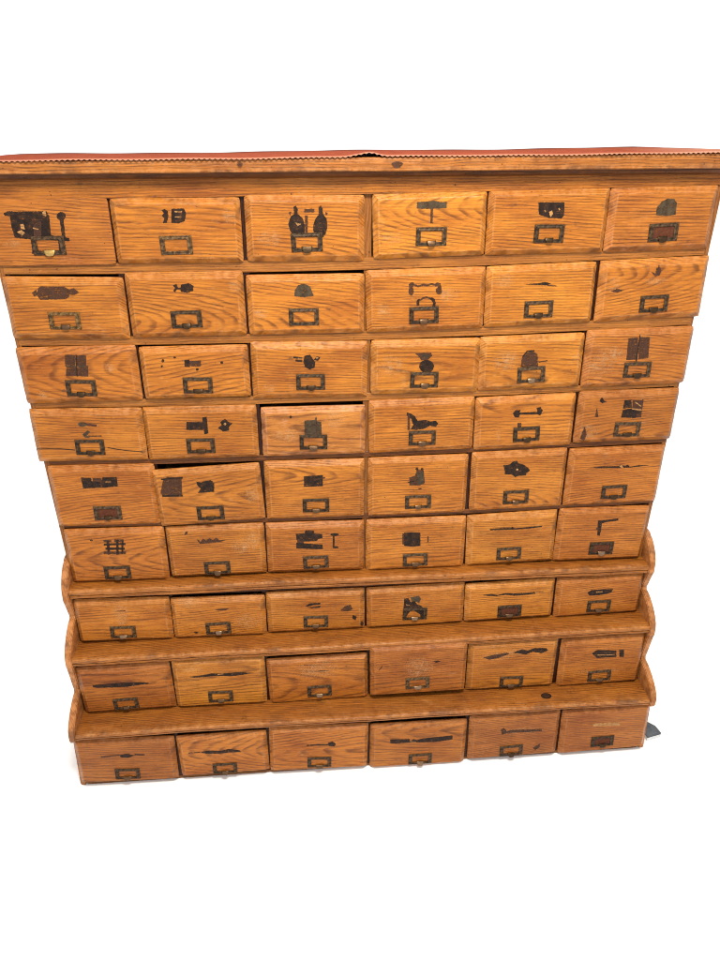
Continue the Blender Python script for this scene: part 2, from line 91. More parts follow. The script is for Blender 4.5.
 (5,0,[-0.59,0.5636,0.2279,0.1464,-0.0157],(-0.0041,-0.0442),'dark crossed square emblem',[('F',[(-0.0236,0.0482),(-0.0065,0.0476),(-0.0073,0.0413),(-0.0245,0.0419)]),('F',[(0.0004,0.0489),(0.0215,0.0482),(0.0205,0.0402),(-0.0007,0.041)]),('D',[(-0.0257,0.0328),(0.0235,0.0326),(0.0241,0.0381),(-0.0251,0.0383)]),('D',[(-0.0235,0.0211),(0.0204,0.0194),(0.0213,0.0258),(-0.0226,0.0275)]),('F',[(-0.0291,0.0096),(0.0216,0.0077),(0.0225,0.0149),(-0.0281,0.0169)]),('D',[(-0.0178,0.0445),(-0.0203,0.0078),(-0.0143,0.0082),(-0.0118,0.0449)]),('D',[(0.0041,0.0471),(0.0,0.0072),(0.0054,0.0072),(0.0094,0.0471)]),('D',[(0.0165,0.0452),(0.0118,0.0101),(0.0158,0.0099),(0.0204,0.045)]),('D',[(-0.0482,0.0475),(-0.0487,0.0465),(-0.0497,0.0457),(-0.0511,0.0453),(-0.0525,0.0454),(-0.0538,0.0459),(-0.0546,0.0467),(-0.0548,0.0478),(-0.0543,0.0488),(-0.0532,0.0496),(-0.0519,0.05),(-0.0504,0.0499),(-0.0491,0.0494),(-0.0484,0.0486)])]),
 (5,1,[-0.3571,0.5645,0.2286,0.1397,-0.0018],(-0.0023,-0.0447),'faint row of dark characters',[('F',[(-0.0438,0.0381),(-0.0386,0.0363),(-0.0351,0.0297),(-0.0288,0.039),(-0.0225,0.0339),(-0.0138,0.0398),(-0.0061,0.0346),(0.0026,0.0406),(0.01,0.0322),(0.0251,0.0331),(0.0096,0.0274),(-0.0096,0.0268),(-0.037,0.0249)]),('F',[(-0.0671,0.06),(-0.0603,0.0612),(-0.0638,0.0535),(-0.0708,0.0507)]),('S',[0.0612,0.0134,0.0288,0.0258]),('S',[0.0863,0.0284,0.0171,0.0319])]),
 (5,2,[-0.1221,0.5614,0.2334,0.1389,-0.0147],(-0.0,-0.0387),'torn dark box picture with a small key beside it',[('D',[(-0.0469,0.0434),(-0.0262,0.0442),(-0.0232,0.0522),(-0.0026,0.0498),(-0.0041,0.0434),(0.0153,0.0411),(0.0166,0.0297),(0.0068,0.0285),(0.0039,0.0221),(-0.0267,0.0216),(-0.0446,0.0255)]),('D',[(-0.0462,0.0191),(0.0164,0.0118),(0.0176,-0.0014),(-0.0006,-0.0007),(-0.0467,0.0027)]),('F',[(-0.0432,0.0287),(-0.0279,0.0281),(-0.0282,0.0151),(-0.0435,0.0157)]),('D',[(0.0563,0.038),(0.0553,0.0363),(0.0524,0.035),(0.0482,0.0344),(0.0435,0.0345),(0.0393,0.0355),(0.0365,0.037),(0.0354,0.0388),(0.0365,0.0405),(0.0394,0.0418),(0.0436,0.0424),(0.0482,0.0422),(0.0524,0.0413),(0.0553,0.0398)]),('D',[(0.0417,0.037),(0.0408,0.0011),(0.045,0.0008),(0.0459,0.0367)]),('D',[(0.0428,0.0009),(0.054,-0.0003),(0.0543,0.0046),(0.0431,0.0059)])]),
 (5,3,[0.1218,0.5572,0.2433,0.1452,-0.0022],(-0.0009,-0.041),'small dark square picture with a tiny mark beside it',[('D',[(-0.0306,0.0382),(-0.0122,0.0389),(0.0091,0.0362),(0.0105,-0.0001),(-0.008,-0.0025),(-0.0296,0.0019)]),('F',[(-0.0348,0.0367),(-0.0305,0.0365),(-0.0297,0.0053),(-0.034,0.0055)]),('F',[(0.0266,0.0255),(0.0273,0.009),(0.0302,0.0089),(0.0295,0.0254)])]),
 (5,4,[0.3583,0.5604,0.2221,0.1445,0.0269],(-0.0051,-0.0388),'long thin dark file shape',[('D',[(-0.057,0.0364),(-0.0318,0.0368),(-0.0036,0.0355),(-0.001,0.0385),(0.0035,0.0341),(0.0352,0.0349),(0.0739,0.0359),(0.0714,0.0321),(0.039,0.0306),(0.0038,0.0301),(-0.0315,0.032),(-0.0554,0.0331)])]),
 (5,5,[0.5853,0.5621,0.2264,0.1499,-0.0059],(0.0036,-0.0377),'dark L-shaped bracket',[('D',[(-0.0172,0.0437),(0.0027,0.0444),(0.0337,0.0479),(0.0348,0.0414),(0.0037,0.038),(-0.0059,0.0352),(-0.0045,0.0173),(-0.006,-0.0006),(-0.0121,0.0013)]),('F',[(-0.0183,0.0228),(-0.0067,0.0223),(-0.006,0.0174),(-0.0176,0.0179)]),('P',[(-0.001,0.0269),(-0.001,0.0258),(-0.0015,0.025),(-0.0023,0.0246),(-0.0032,0.0246),(-0.0042,0.0251),(-0.0049,0.026),(-0.0053,0.0271),(-0.0053,0.0281),(-0.0048,0.0289),(-0.004,0.0294),(-0.003,0.0293),(-0.0021,0.0288),(-0.0013,0.028)])]),
 (6,0,[-0.5956,0.391,0.2273,0.1255,-0.0184],(-0.0045,-0.0313),'pale worn patch where a picture was',[('S',[-0.0038,0.025,0.0234,0.0343]),('S',[-0.0062,0.0059,0.0166,0.0174]),('F',[(-0.0153,0.0316),(0.009,0.0322),(0.0091,0.034),(-0.0151,0.0333)])]),
 (6,1,[-0.3657,0.385,0.2279,0.1203,-0.0151],(-0.0037,-0.029),'short faint dark dash',[('F',[(-0.0088,0.0288),(0.0097,0.0315),(0.028,0.0306),(0.0192,0.0257),(0.0014,0.0248)]),('D',[(-0.0534,-0.0393),(-0.0541,-0.0404),(-0.0557,-0.0413),(-0.0581,-0.0417),(-0.0606,-0.0416),(-0.0628,-0.0409),(-0.0643,-0.0399),(-0.0648,-0.0387),(-0.0641,-0.0375),(-0.0625,-0.0367),(-0.0601,-0.0363),(-0.0576,-0.0364),(-0.0554,-0.0371),(-0.0539,-0.0381)]),('S',[0.0666,-0.0112,0.0358,0.0266]),('S',[-0.0699,0.0526,0.0347,0.0188])]),
 (6,2,[-0.1268,0.3884,0.2427,0.1222,-0.0012],(-0.0013,-0.0279),'small dark oblong ring',[('D',[(-0.0263,0.0214),(-0.0152,0.0295),(0.0106,0.0297),(0.0119,0.0244),(-0.0082,0.0238),(-0.0192,0.0192)]),('D',[(-0.0228,0.0177),(-0.0048,0.0183),(0.0111,0.0209),(0.0103,0.0156),(-0.0114,0.0143)]),('F',[(0.071,0.0154),(0.0856,0.0198),(0.0913,0.0053),(0.0781,-0.0011),(0.0607,0.0036)]),('D',[(0.0912,-0.0127),(0.1014,-0.0187),(0.0984,-0.0294),(0.0897,-0.0234)]),('D',[(0.1183,-0.0416),(0.1179,-0.0448),(0.1169,-0.0473),(0.1154,-0.0486),(0.1138,-0.0485),(0.1123,-0.047),(0.1113,-0.0444),(0.1109,-0.0412),(0.1113,-0.038),(0.1123,-0.0355),(0.1138,-0.0342),(0.1154,-0.0343),(0.1169,-0.0358),(0.1179,-0.0384)])]),
 (6,3,[0.1235,0.3889,0.2468,0.122,0.0115],(-0.0023,-0.0209),'chipped dark square picture over the label holder',[('D',[(-0.0304,0.029),(-0.0187,0.0299),(-0.0141,0.0171),(-0.0039,0.02),(0.0037,0.0087),(0.0126,0.0044),(0.0248,-0.0091),(0.0239,-0.0326),(-0.0108,-0.0046),(-0.0166,-0.0132),(-0.0281,-0.0323),(-0.0315,-0.0031)]),('G',[(-0.0144,0.0314),(0.0068,0.0351),(0.0121,0.0259),(0.008,0.0119),(-0.0039,0.02),(-0.0112,0.0187)]),('P',[(-0.0261,0.0096),(-0.0157,0.0052),(-0.0151,0.0078),(-0.0255,0.0121)]),('D',[(0.0077,-0.006),(0.0278,-0.0093),(0.0271,-0.0384),(0.0136,-0.0373)]),('F',[(-0.0258,0.0091),(0.0038,0.0033),(-0.0033,-0.0088),(-0.0226,-0.0073)])]),
 (6,4,[0.3636,0.3897,0.2285,0.1162,0.0209],(0.0006,-0.0284),'long thin dark drill shape',[('D',[(-0.0713,0.0282),(-0.0496,0.0299),(-0.0334,0.0251),(-0.0134,0.0304),(0.0087,0.0269),(0.0379,0.0263),(0.0613,0.027),(0.0647,0.0215),(0.0384,0.0201),(0.0092,0.0199),(-0.013,0.0252),(-0.0346,0.0217),(-0.0566,0.0244)]),('F',[(0.0645,0.0241),(0.0849,0.025),(0.0846,0.0268),(0.0642,0.0259)])]),
 (6,5,[0.5957,0.3918,0.2246,0.1212,0.0266],(0.0018,-0.0289),'dark slotted oval picture',[('D',[(-0.0324,0.016),(-0.023,0.024),(0.0052,0.0233),(0.0335,0.0226),(0.0303,0.0123),(0.019,0.008),(-0.0001,0.0061),(-0.0262,0.0067)]),('P',[(-0.0098,0.0141),(0.0064,0.0144),(0.0057,0.018),(-0.0105,0.0176)]),('F',[(0.0105,0.0163),(0.0225,0.0152),(0.0222,0.0179),(0.0102,0.0189)])]),
 (7,0,[-0.6044,0.2193,0.2269,0.1464,0.0181],(-0.0071,-0.0484),'long black pointed bar shape',[('D',[(-0.0771,0.0239),(-0.022,0.0243),(0.0204,0.0241),(0.0456,0.0217),(0.0687,0.0148),(0.043,0.0144),(0.004,0.0105),(-0.0663,0.0135),(-0.0771,0.0164)])]),
 (7,1,[-0.3736,0.222,0.2276,0.154,-0.0066],(-0.0013,-0.046),'long dark file shape',[('D',[(-0.0739,0.0277),(-0.0394,0.031),(-0.0176,0.0351),(0.0109,0.0332),(0.0469,0.0345),(0.0855,0.03),(0.0534,0.0246),(0.0281,0.0226),(-0.004,0.0267),(-0.0328,0.0249),(-0.0615,0.024)]),('P',[(-0.0037,0.029),(0.0108,0.0299),(0.0108,0.0327),(-0.0036,0.0318)]),('S',[-0.0625,0.0493,0.0282,0.011])]),
 (7,2,[-0.1278,0.2135,0.2533,0.1435,0.0124],(0.0019,-0.0385),'pale worn patch where a picture was',[('S',[0.0088,0.0368,0.0439,0.0317]),('S',[-0.0206,0.0347,0.0365,0.028]),('F',[(-0.0342,0.0528),(-0.0088,0.0525),(-0.0088,0.0543),(-0.0342,0.0546)]),('F',[(0.0013,0.0309),(0.0269,0.0305),(0.0269,0.0324),(0.0013,0.0328)])]),
 (7,3,[0.1263,0.2299,0.2455,0.1595,0.0064],(-0.0021,-0.0433),'pale worn patch with one small dark dash',[('S',[-0.0015,0.0121,0.0413,0.0378]),('D',[(0.0323,0.0284),(0.0471,0.031),(0.0548,0.0266),(0.0444,0.0237)]),('F',[(-0.1043,0.007),(-0.091,0.0287),(-0.0939,0.0176)])]),
 (7,4,[0.3716,0.2241,0.2323,0.1585,0.0059],(0.0016,-0.0565),'long flaked dark picture',[('D',[(-0.0033,0.0443),(0.0113,0.0507),(0.0223,0.0537),(0.0357,0.0489),(0.0525,0.0552),(0.0838,0.0528),(0.0893,0.0448),(0.0734,0.0365),(0.0498,0.044),(0.0316,0.0359),(0.0121,0.0412)]),('F',[(-0.0781,0.0349),(-0.0484,0.0421),(-0.0185,0.0455),(-0.0106,0.0411),(-0.0399,0.0301),(-0.0623,0.0261)]),('S',[-0.0404,0.0358,0.0419,0.0171]),('S',[0.0117,0.046,0.0382,0.0114])]),
 (7,5,[0.6079,0.2194,0.2198,0.1565,0.0243],(0.0,-0.0492),'dark picture of a sliding bolt',[('D',[(-0.0292,0.0329),(-0.0166,0.0432),(0.0351,0.0364),(0.0381,0.0149),(-0.0132,0.016)]),('D',[(0.0427,0.0376),(0.0552,0.0364),(0.0585,0.013),(0.0459,0.0142)]),('P',[(-0.0142,0.0243),(0.0325,0.0218),(0.032,0.0247),(-0.0146,0.0272)]),('F',[(-0.0071,0.0299),(0.0239,0.0288),(0.0229,0.0347),(-0.0081,0.0357)]),('S',[0.0001,-0.0283,0.0716,0.008])]),
 (8,0,[-0.6181,0.0355,0.2451,0.1469,-0.029],(-0.0016,-0.0444),'small dark diamond and thin line',[('D',[(-0.0143,0.0256),(0.0048,0.0305),(0.0226,0.0234),(0.0045,0.0154),(-0.0122,0.0194)]),('F',[(-0.0604,0.0204),(-0.0136,0.0246),(-0.0134,0.0286),(-0.0602,0.0244)]),('F',[(0.0219,0.0239),(0.0467,0.0214),(0.0473,0.0264),(0.0225,0.0289)])]),
 (8,1,[-0.3764,0.0354,0.2251,0.1385,0.0093],(0.0005,-0.0473),'long ragged dark sliver',[('D',[(-0.0566,0.0188),(-0.0415,0.0235),(-0.0054,0.0199),(0.017,0.0238),(0.0421,0.0172),(0.0452,0.0107),(0.0158,0.0116),(-0.01,0.0101),(-0.0426,0.0134)]),('F',[(-0.0858,0.0182),(-0.0552,0.0182),(-0.055,0.0212),(-0.0856,0.0212)])]),
 (8,2,[-0.1327,0.0355,0.253,0.1511,-0.0273],(0.0008,-0.0479),'thin dark pin shape with a loop end',[('D',[(-0.0316,0.016),(0.0243,0.0156),(0.0242,0.0197),(-0.0317,0.0201)]),('D',[(0.022,0.0229),(0.0339,0.0283),(0.0429,0.0196),(0.04,0.0095),(0.025,0.0125)])]),
 (8,3,[0.1255,0.0259,0.252,0.1518,-0.0056],(0.006,-0.0506),'long black bar shape',[('D',[(-0.0751,0.0297),(-0.025,0.0276),(-0.0217,0.0191),(-0.0143,0.0268),(-0.0065,0.022),(0.0115,0.0267),(0.042,0.0283),(0.0877,0.0308),(0.0886,0.0163),(0.0428,0.0117),(-0.0185,0.0147),(-0.0732,0.0151)]),('P',[(-0.0248,0.0184),(-0.0079,0.0149),(-0.0078,0.017),(-0.0247,0.0204)])]),
 (8,4,[0.3784,0.0353,0.2398,0.1525,0.0204],(-0.005,-0.0511),'faint scratched outline of a long picture',[('F',[(-0.0376,0.0298),(-0.0304,0.0372),(-0.0218,0.024),(-0.0105,0.0269),(0.0323,0.0244),(0.0712,0.0224),(0.0736,0.0138),(0.033,0.015),(-0.0214,0.0177),(-0.0334,0.0128)]),('F',[(0.0536,-0.0429),(0.0721,-0.03),(0.0711,-0.0448),(0.0593,-0.0542)]),('S',[0.017,0.0219,0.0627,0.0125])]),
 (8,5,[0.6218,0.0362,0.235,0.1531,0.0334],(-0.0023,-0.0407),'pale worn strip where a picture was',[('S2',[(-0.0349,0.0311),(0.0375,0.0287),(0.0391,0.0161),(-0.0337,0.0206)])]),
]
DEPTH = [0.0, 0.0, 0.0, 0.0, 0.0, 0.0, -0.0215, -0.0709, -0.1296]
TOPC = [[0.00773, 0.00939, 1.35697], [0.02081, 0.00993, 1.21093], [0.02115, 0.007, 1.06537], [0.01786, 0.004, 0.92892], [0.01291, 0.00404, 0.79217], [0.01838, -0.0004, 0.63035], [0.0133, -0.00099, 0.44801], [-0.02221, 0.00655, 0.30392], [0.01075, 0.00307, 0.10706]]
BOTC = [[0.00671, 0.00762, 1.234], [0.02028, 0.01037, 1.08491], [0.01019, 0.00049, 0.94584], [0.0164, 0.00047, 0.80515], [0.00942, 0.00183, 0.64248], [-0.00119, -0.00557, 0.48967], [0.00653, 0.00388, 0.32735], [-0.0053, -0.00146, 0.14583], [0.01094, -0.00558, -0.04268]]
EDGE_UP = [[-0.01525, -0.70066], [-0.01578, -0.46648], [-0.00539, -0.2359], [0.00666, -0.00472], [-0.00262, 0.24728], [0.01901, 0.46109], [0.01671, 0.6956]]
EDGE_LOW = [[-0.7136, -0.7229, -0.7406], [-0.4808, -0.4892, -0.4923], [-0.25, -0.2571, -0.2615], [-0.0027, 0.0012, -0.0034], [0.2481, 0.2522, 0.255], [0.4806, 0.4928, 0.5013], [0.708, 0.7314, 0.7392]]
# ---------------------------------------------------------------- node helpers
class NT:
    def __init__(s, name):
        s.m = bpy.data.materials.new(name); s.m.use_nodes = True
        s.t = s.m.node_tree; s.t.nodes.clear()
        s.out = s.n('ShaderNodeOutputMaterial')
    def n(s, kind, **kw):
        nd = s.t.nodes.new(kind)
        for k, v in kw.items(): setattr(nd, k, v)
        return nd
    def set(s, inp, v):
        if isinstance(v, bpy.types.NodeSocket): s.t.links.new(v, inp)
        else: inp.default_value = v
    def math(s, op, a, b=0.0, c=None, clamp=False):
        nd = s.n('ShaderNodeMath', operation=op, use_clamp=clamp)
        s.set(nd.inputs[0], a); s.set(nd.inputs[1], b)
        if c is not None: s.set(nd.inputs[2], c)
        return nd.outputs[0]
    def xyz(s, x, y, z):
        nd = s.n('ShaderNodeCombineXYZ')
        for i, v in enumerate((x, y, z)): s.set(nd.inputs[i], v)
        return nd.outputs[0]
    def noise(s, vec, scale, detail=2.0, rough=0.5, dist=0.0):
        nd = s.n('ShaderNodeTexNoise')
        s.set(nd.inputs['Vector'], vec); nd.inputs['Scale'].default_value = scale
        nd.inputs['Detail'].default_value = detail; nd.inputs['Roughness'].default_value = rough
        nd.inputs['Distortion'].default_value = dist
        return nd.outputs['Fac']
    def remap(s, v, a, b, c=0.0, d=1.0, smooth=False):
        nd = s.n('ShaderNodeMapRange', clamp=True)
        if smooth: nd.interpolation_type = 'SMOOTHSTEP'
        s.set(nd.inputs[0], v)
        for i, q in enumerate((a, b, c, d)): nd.inputs[i + 1].default_value = q
        return nd.outputs[0]
    def mix(s, f, a, b, mode='MIX'):
        nd = s.n('ShaderNodeMix', data_type='RGBA', blend_type=mode)
        s.set(nd.inputs[0], f)
        for i, v in ((6, a), (7, b)):
            if not isinstance(v, bpy.types.NodeSocket): v = tuple(v) + (1,) if len(v) == 3 else v
            s.set(nd.inputs[i], v)
        return nd.outputs[2]
    def bsdf(s, col, rough, metal=0.0, bump=None, bs=0.3, bd=0.001, coat=0.0, spec=0.5):
        b = s.n('ShaderNodeBsdfPrincipled')
        s.set(b.inputs['Base Color'], col if isinstance(col, bpy.types.NodeSocket) else tuple(col) + (1,))
        s.set(b.inputs['Roughness'], rough); s.set(b.inputs['Metallic'], metal)
        b.inputs['Coat Weight'].default_value = coat; b.inputs['Coat Roughness'].default_value = 0.25
        b.inputs['Specular IOR Level'].default_value = spec
        if bump is not None:  # small relief only
            bn = s.n('ShaderNodeBump'); bn.inputs['Strength'].default_value = bs
            bn.inputs['Distance'].default_value = bd
            s.set(bn.inputs['Height'], bump); s.t.links.new(bn.outputs[0], b.inputs['Normal'])
        return b.outputs[0]
    def done(s, sh):
        s.t.links.new(sh, s.out.inputs[0]); return s.m

def wood(name, light, mid, dark, vertical=False, contrast=1.0, wear_glare=True):
    k = NT(name)
    tc = k.n('ShaderNodeTexCoord'); oi = k.n('ShaderNodeObjectInfo')
    sp = k.n('ShaderNodeSeparateXYZ'); k.t.links.new(tc.outputs['Object'], sp.inputs[0])
    X, Y, Z = sp.outputs
    if vertical: X, Z = Z, X
    R = oi.outputs['Random']
    R2 = k.math('FRACT', k.math('MULTIPLY', R, 37.17))
    R3 = k.math('FRACT', k.math('MULTIPLY', R, 91.73))
    x = k.math('ADD', X, k.math('MULTIPLY', R, 23.0))
    Z = k.math('ADD', Z, k.math('MULTIPLY', Y, 0.93))
    z = k.math('ADD', Z, k.math('MULTIPLY', R2, 11.0))
    Y = k.math('MULTIPLY', Y, 0.2)
    # growth rings of a board sawn from a log lying along x
    warp = k.noise(k.xyz(k.math('MULTIPLY', x, 2.4), Y, k.math('MULTIPLY', z, 9.0)), 1.0, 3.0, 0.55)
    wob = k.noise(k.xyz(k.math('MULTIPLY', x, 14.0), Y, k.math('MULTIPLY', z, 45.0)), 1.0, 2.0, 0.5)
    zc = k.math('MULTIPLY_ADD', R2, 0.34, -0.17)
    dd = k.math('ADD', k.math('MULTIPLY_ADD', R3, 0.10, 0.015), k.math('MULTIPLY', X, k.math('MULTIPLY_ADD', R, 0.36, -0.18)))
    dd = k.math('ADD', dd, k.math('MULTIPLY', Y, 0.7))
    dz = k.math('SUBTRACT', Z, zc)
    rad = k.math('SQRT', k.math('ADD', k.math('MULTIPLY', dz, dz), k.math('MULTIPLY', dd, dd)))
    v = k.math('ADD', k.math('MULTIPLY', rad, 190.0), k.math('MULTIPLY', warp, 5.0))
    v = k.math('ADD', v, k.math('MULTIPLY', wob, 0.8))
    fr = k.math('FRACT', v)
    line = k.math('MULTIPLY', k.remap(fr, 0.42, 0.80, smooth=True), k.remap(fr, 1.0, 0.88))
    lvar = k.noise(k.xyz(k.math('MULTIPLY', x, 9.0), Y, k.math('MULTIPLY', z, 60.0)), 1.0, 2.0, 0.6)
    line = k.math('MULTIPLY', line, k.remap(lvar, 0.34, 0.62, 0.15, 1.0))
    fib = k.noise(k.xyz(k.math('MULTIPLY', x, 11.0), Y, k.math('MULTIPLY', z, 330.0)), 1.0, 4.0, 0.75)
    pore = k.remap(k.noise(k.xyz(k.math('MULTIPLY', x, 70.0), Y, k.math('MULTIPLY', z, 900.0)), 1.0, 2.0, 0.6), 0.60, 0.74)
    broad = k.noise(k.xyz(k.math('MULTIPLY', x, 6.0), Y, k.math('MULTIPLY', z, 13.0)), 1.0, 3.0, 0.55)
    c = k.mix(k.remap(broad, 0.3, 0.7), light, mid)
    c = k.mix(k.math('MULTIPLY', line, 0.70 * contrast), c, dark)
    c = k.mix(k.remap(fib, 0.47, 0.62, 0.0, 0.46 * contrast), c, dark)
    c = k.mix(k.math('MULTIPLY', pore, k.math('MULTIPLY_ADD', line, 0.5, 0.42)), c, tuple(q * 0.45 for q in dark))
    c = k.mix(k.remap(k.noise(k.xyz(k.math('MULTIPLY', x, 22.0), Y, k.math('MULTIPLY', z, 300.0)), 1.0, 3.0, 0.6), 0.56, 0.72, 0, 0.4), c, tuple(min(1, q * 1.55) for q in light))
    # grime: small dark stains and dings
    g = k.noise(k.xyz(k.math('MULTIPLY', x, 30.0), k.math('MULTIPLY', Y, 30.0), k.math('MULTIPLY', z, 42.0)), 1.0, 4.0, 0.7)
    c = k.mix(k.remap(g, 0.63, 0.72, 0, 0.62), c, (0.05, 0.022, 0.010))
    d = k.noise(k.xyz(k.math('MULTIPLY', x, 120.0), k.math('MULTIPLY', Y, 100.0), k.math('MULTIPLY', z, 150.0)), 1.0, 1.0, 0.5)
    c = k.mix(k.remap(d, 0.765, 0.79, 0, 0.8), c, (0.03, 0.014, 0.008))
    # pale rubbed places in the varnish
    rub = k.noise(k.xyz(k.math('MULTIPLY', x, 11.0), Y, k.math('MULTIPLY', z, 17.0)), 1.0, 5.0, 0.75)
    rubf = k.noise(k.xyz(k.math('MULTIPLY', x, 60.0), Y, k.math('MULTIPLY', z, 220.0)), 1.0, 3.0, 0.7)
    rb = k.math('MULTIPLY', k.remap(rub, 0.58, 0.70), k.remap(rubf, 0.42, 0.62))
    c = k.mix(k.math('MULTIPLY', rb, 0.30), c, (0.60, 0.32, 0.13))
    if wear_glare:
        at = k.n('ShaderNodeAttribute', attribute_name='wear_glare')
        w = at.outputs['Fac']
        wn = k.noise(tc.outputs['Object'], 55.0, 4.0, 0.7)
        wn2 = k.noise(tc.outputs['Object'], 18.0, 3.0, 0.6)
        wv = k.math('MULTIPLY', w, k.remap(wn, 0.40, 0.60, 0.1, 1.0))
        c = k.mix(k.math('MULTIPLY', wv, 0.50), c, (0.52, 0.24, 0.085))
        c = k.mix(k.math('MULTIPLY', w, k.remap(wn2, 0.54, 0.66, 0, 0.75)), c, (0.07, 0.03, 0.014))
    c = k.mix(1.0, c, oi.outputs['Color'], 'MULTIPLY')
    h = k.math('SUBTRACT', k.math('MULTIPLY', fib, 0.6), k.math('ADD', k.math('MULTIPLY', pore, 0.7), k.math('MULTIPLY', line, 0.45)))
    rough = k.remap(k.math('ADD', broad, k.math('MULTIPLY', rb, 0.4)), 0.3, 0.9, 0.36, 0.62)
    return k.done(k.bsdf(c, rough, 0.0, h, 0.6, 0.0012, 0.0, 0.22))

LIGHT, MID, DARK = (0.435, 0.154, 0.017), (0.270, 0.077, 0.007), (0.055, 0.0120, 0.0020)
W_DRAWER = wood('oak_drawer_front', LIGHT, MID, DARK)
W_RAIL = wood('oak_frame', (0.27, 0.104, 0.018), (0.18, 0.062, 0.010), (0.045, 0.013, 0.003), contrast=0.9)
W_STILE = wood('oak_frame_upright', (0.26, 0.096, 0.019), (0.17, 0.056, 0.010), (0.050, 0.014, 0.003), vertical=True, contrast=0.9)
W_SHELF = wood('oak_shelf', (0.35, 0.122, 0.018), (0.225, 0.068, 0.009), (0.048, 0.012, 0.0025), contrast=1.1)

def simple_wood_inside():
    k = NT('raw_drawer_box_wood')
    tc = k.n('ShaderNodeTexCoord')
    n = k.noise(tc.outputs['Object'], 30, 4, 0.6)
    return k.done(k.bsdf(k.mix(n, (0.10, 0.05, 0.02), (0.18, 0.09, 0.04)), 0.8))
W_IN = simple_wood_inside()

def chipped(name, col, col2, cover_lo, cover_hi, maxa, sc=1.0, metal=0.0, rough=0.55):
    """thin printed paper or stain, worn through to the wood where a noise says so"""
    k = NT(name)
    tc = k.n('ShaderNodeTexCoord'); oi = k.n('ShaderNodeObjectInfo')
    off = k.n('ShaderNodeVectorMath', operation='ADD')
    k.t.links.new(tc.outputs['Object'], off.inputs[0])
    k.t.links.new(k.xyz(k.math('MULTIPLY', oi.outputs['Random'], 13.0), 0.0, 0.0), off.inputs[1])
    V = off.outputs[0]
    a = k.noise(V, 260 * sc, 4, 0.65)
    b = k.noise(V, 90 * sc, 3, 0.6)
    st = k.n('ShaderNodeVectorMath', operation='MULTIPLY'); k.t.links.new(V, st.inputs[0]); st.inputs[1].default_value = (0.25, 1, 3.5)
    s = k.noise(st.outputs[0], 220 * sc, 3, 0.6)
    f = k.math('ADD', k.math('MULTIPLY', a, 0.35), k.math('ADD', k.math('MULTIPLY', b, 0.25), k.math('MULTIPLY', s, 0.40)))
    alpha = k.remap(f, cover_lo, cover_hi, maxa, 0.0)
    c = k.mix(k.remap(b, 0.35, 0.65), col, col2)
    sh = k.bsdf(c, rough, metal, a, 0.3, 0.0004, spec=0.12)
    tr = k.n('ShaderNodeBsdfTransparent')
    ms = k.n('ShaderNodeMixShader'); k.set(ms.inputs[0], alpha)
    k.t.links.new(tr.outputs[0], ms.inputs[1]); k.t.links.new(sh, ms.inputs[2])
    return k.done(ms.outputs[0])
M_DARK = chipped('print_black', (0.010, 0.006, 0.005), (0.026, 0.014, 0.009), 0.53, 0.64, 0.93)
M_FADE = chipped('print_faded_brown', (0.060, 0.026, 0.016), (0.032, 0.016, 0.010), 0.50, 0.64, 0.90)
M_GREY = chipped('print_grey', (0.065, 0.046, 0.027), (0.026, 0.017, 0.010), 0.53, 0.64, 0.92)
M_PALE = chipped('print_pale_chip', (0.40, 0.20, 0.07), (0.32, 0.16, 0.06), 0.48, 0.62, 0.85)
M_CRACK = chipped('wood_crack', (0.020, 0.010, 0.006), (0.03, 0.014, 0.008), 0.6, 0.75, 0.95)

def scuff_mat():
    k = NT('pale_scuffed_varnish')
    tc = k.n('ShaderNodeTexCoord')
    at = k.n('ShaderNodeAttribute', attribute_name='wear_glare')
    V = tc.outputs['Object']
    a = k.noise(V, 48, 6, 0.8)
    st = k.n('ShaderNodeVectorMath', operation='MULTIPLY'); k.t.links.new(V, st.inputs[0]); st.inputs[1].default_value = (0.3, 1, 2.6)
    b = k.noise(st.outputs[0], 110, 5, 0.8)
    al = k.math('MULTIPLY', k.remap(k.math('MULTIPLY_ADD', a, 0.5, k.math('MULTIPLY', b, 0.5)), 0.44, 0.63), at.outputs['Fac'])
    al = k.math('MULTIPLY', al, k.remap(k.noise(V, 130, 2, 0.6), 0.36, 0.64, 0.15, 0.62), clamp=True)
    sh = k.bsdf((0.56, 0.33, 0.15), 0.6)
    tr = k.n('ShaderNodeBsdfTransparent'); ms = k.n('ShaderNodeMixShader'); k.set(ms.inputs[0], al)
    k.t.links.new(tr.outputs[0], ms.inputs[1]); k.t.links.new(sh, ms.inputs[2])
    return k.done(ms.outputs[0])
M_SCUFF = scuff_mat()

def metal(name, c1, c2, met, rough):
    k = NT(name); tc = k.n('ShaderNodeTexCoord'); oi = k.n('ShaderNodeObjectInfo')
    n = k.noise(tc.outputs['Object'], 140, 4, 0.7)
    m2 = k.noise(tc.outputs['Object'], 420, 3, 0.6)
    c = k.mix(k.remap(n, 0.42, 0.62), c1, c2)
    c = k.mix(1.0, c, oi.outputs['Color'], 'MULTIPLY')
    return k.done(k.bsdf(c, k.remap(m2, 0.3, 0.7, rough - 0.1, rough + 0.15), met, m2, 0.4, 0.0005, 0.0, 0.2))
M_BRONZE = metal('aged_bronze', (0.016, 0.009, 0.005), (0.085, 0.048, 0.022), 0.3, 0.55)
M_TAB = metal('worn_tab_metal', (0.30, 0.24, 0.18), (0.44, 0.36, 0.28), 0.8, 0.36)
k = NT('old_card'); tc_ = k.n('ShaderNodeTexCoord')
M_CARD = k.done(k.bsdf(k.mix(k.remap(k.noise(tc_.outputs['Object'], 180, 4, 0.7), 0.35, 0.65), (0.055, 0.018, 0.010), (0.095, 0.033, 0.017)), 0.8, spec=0.04))

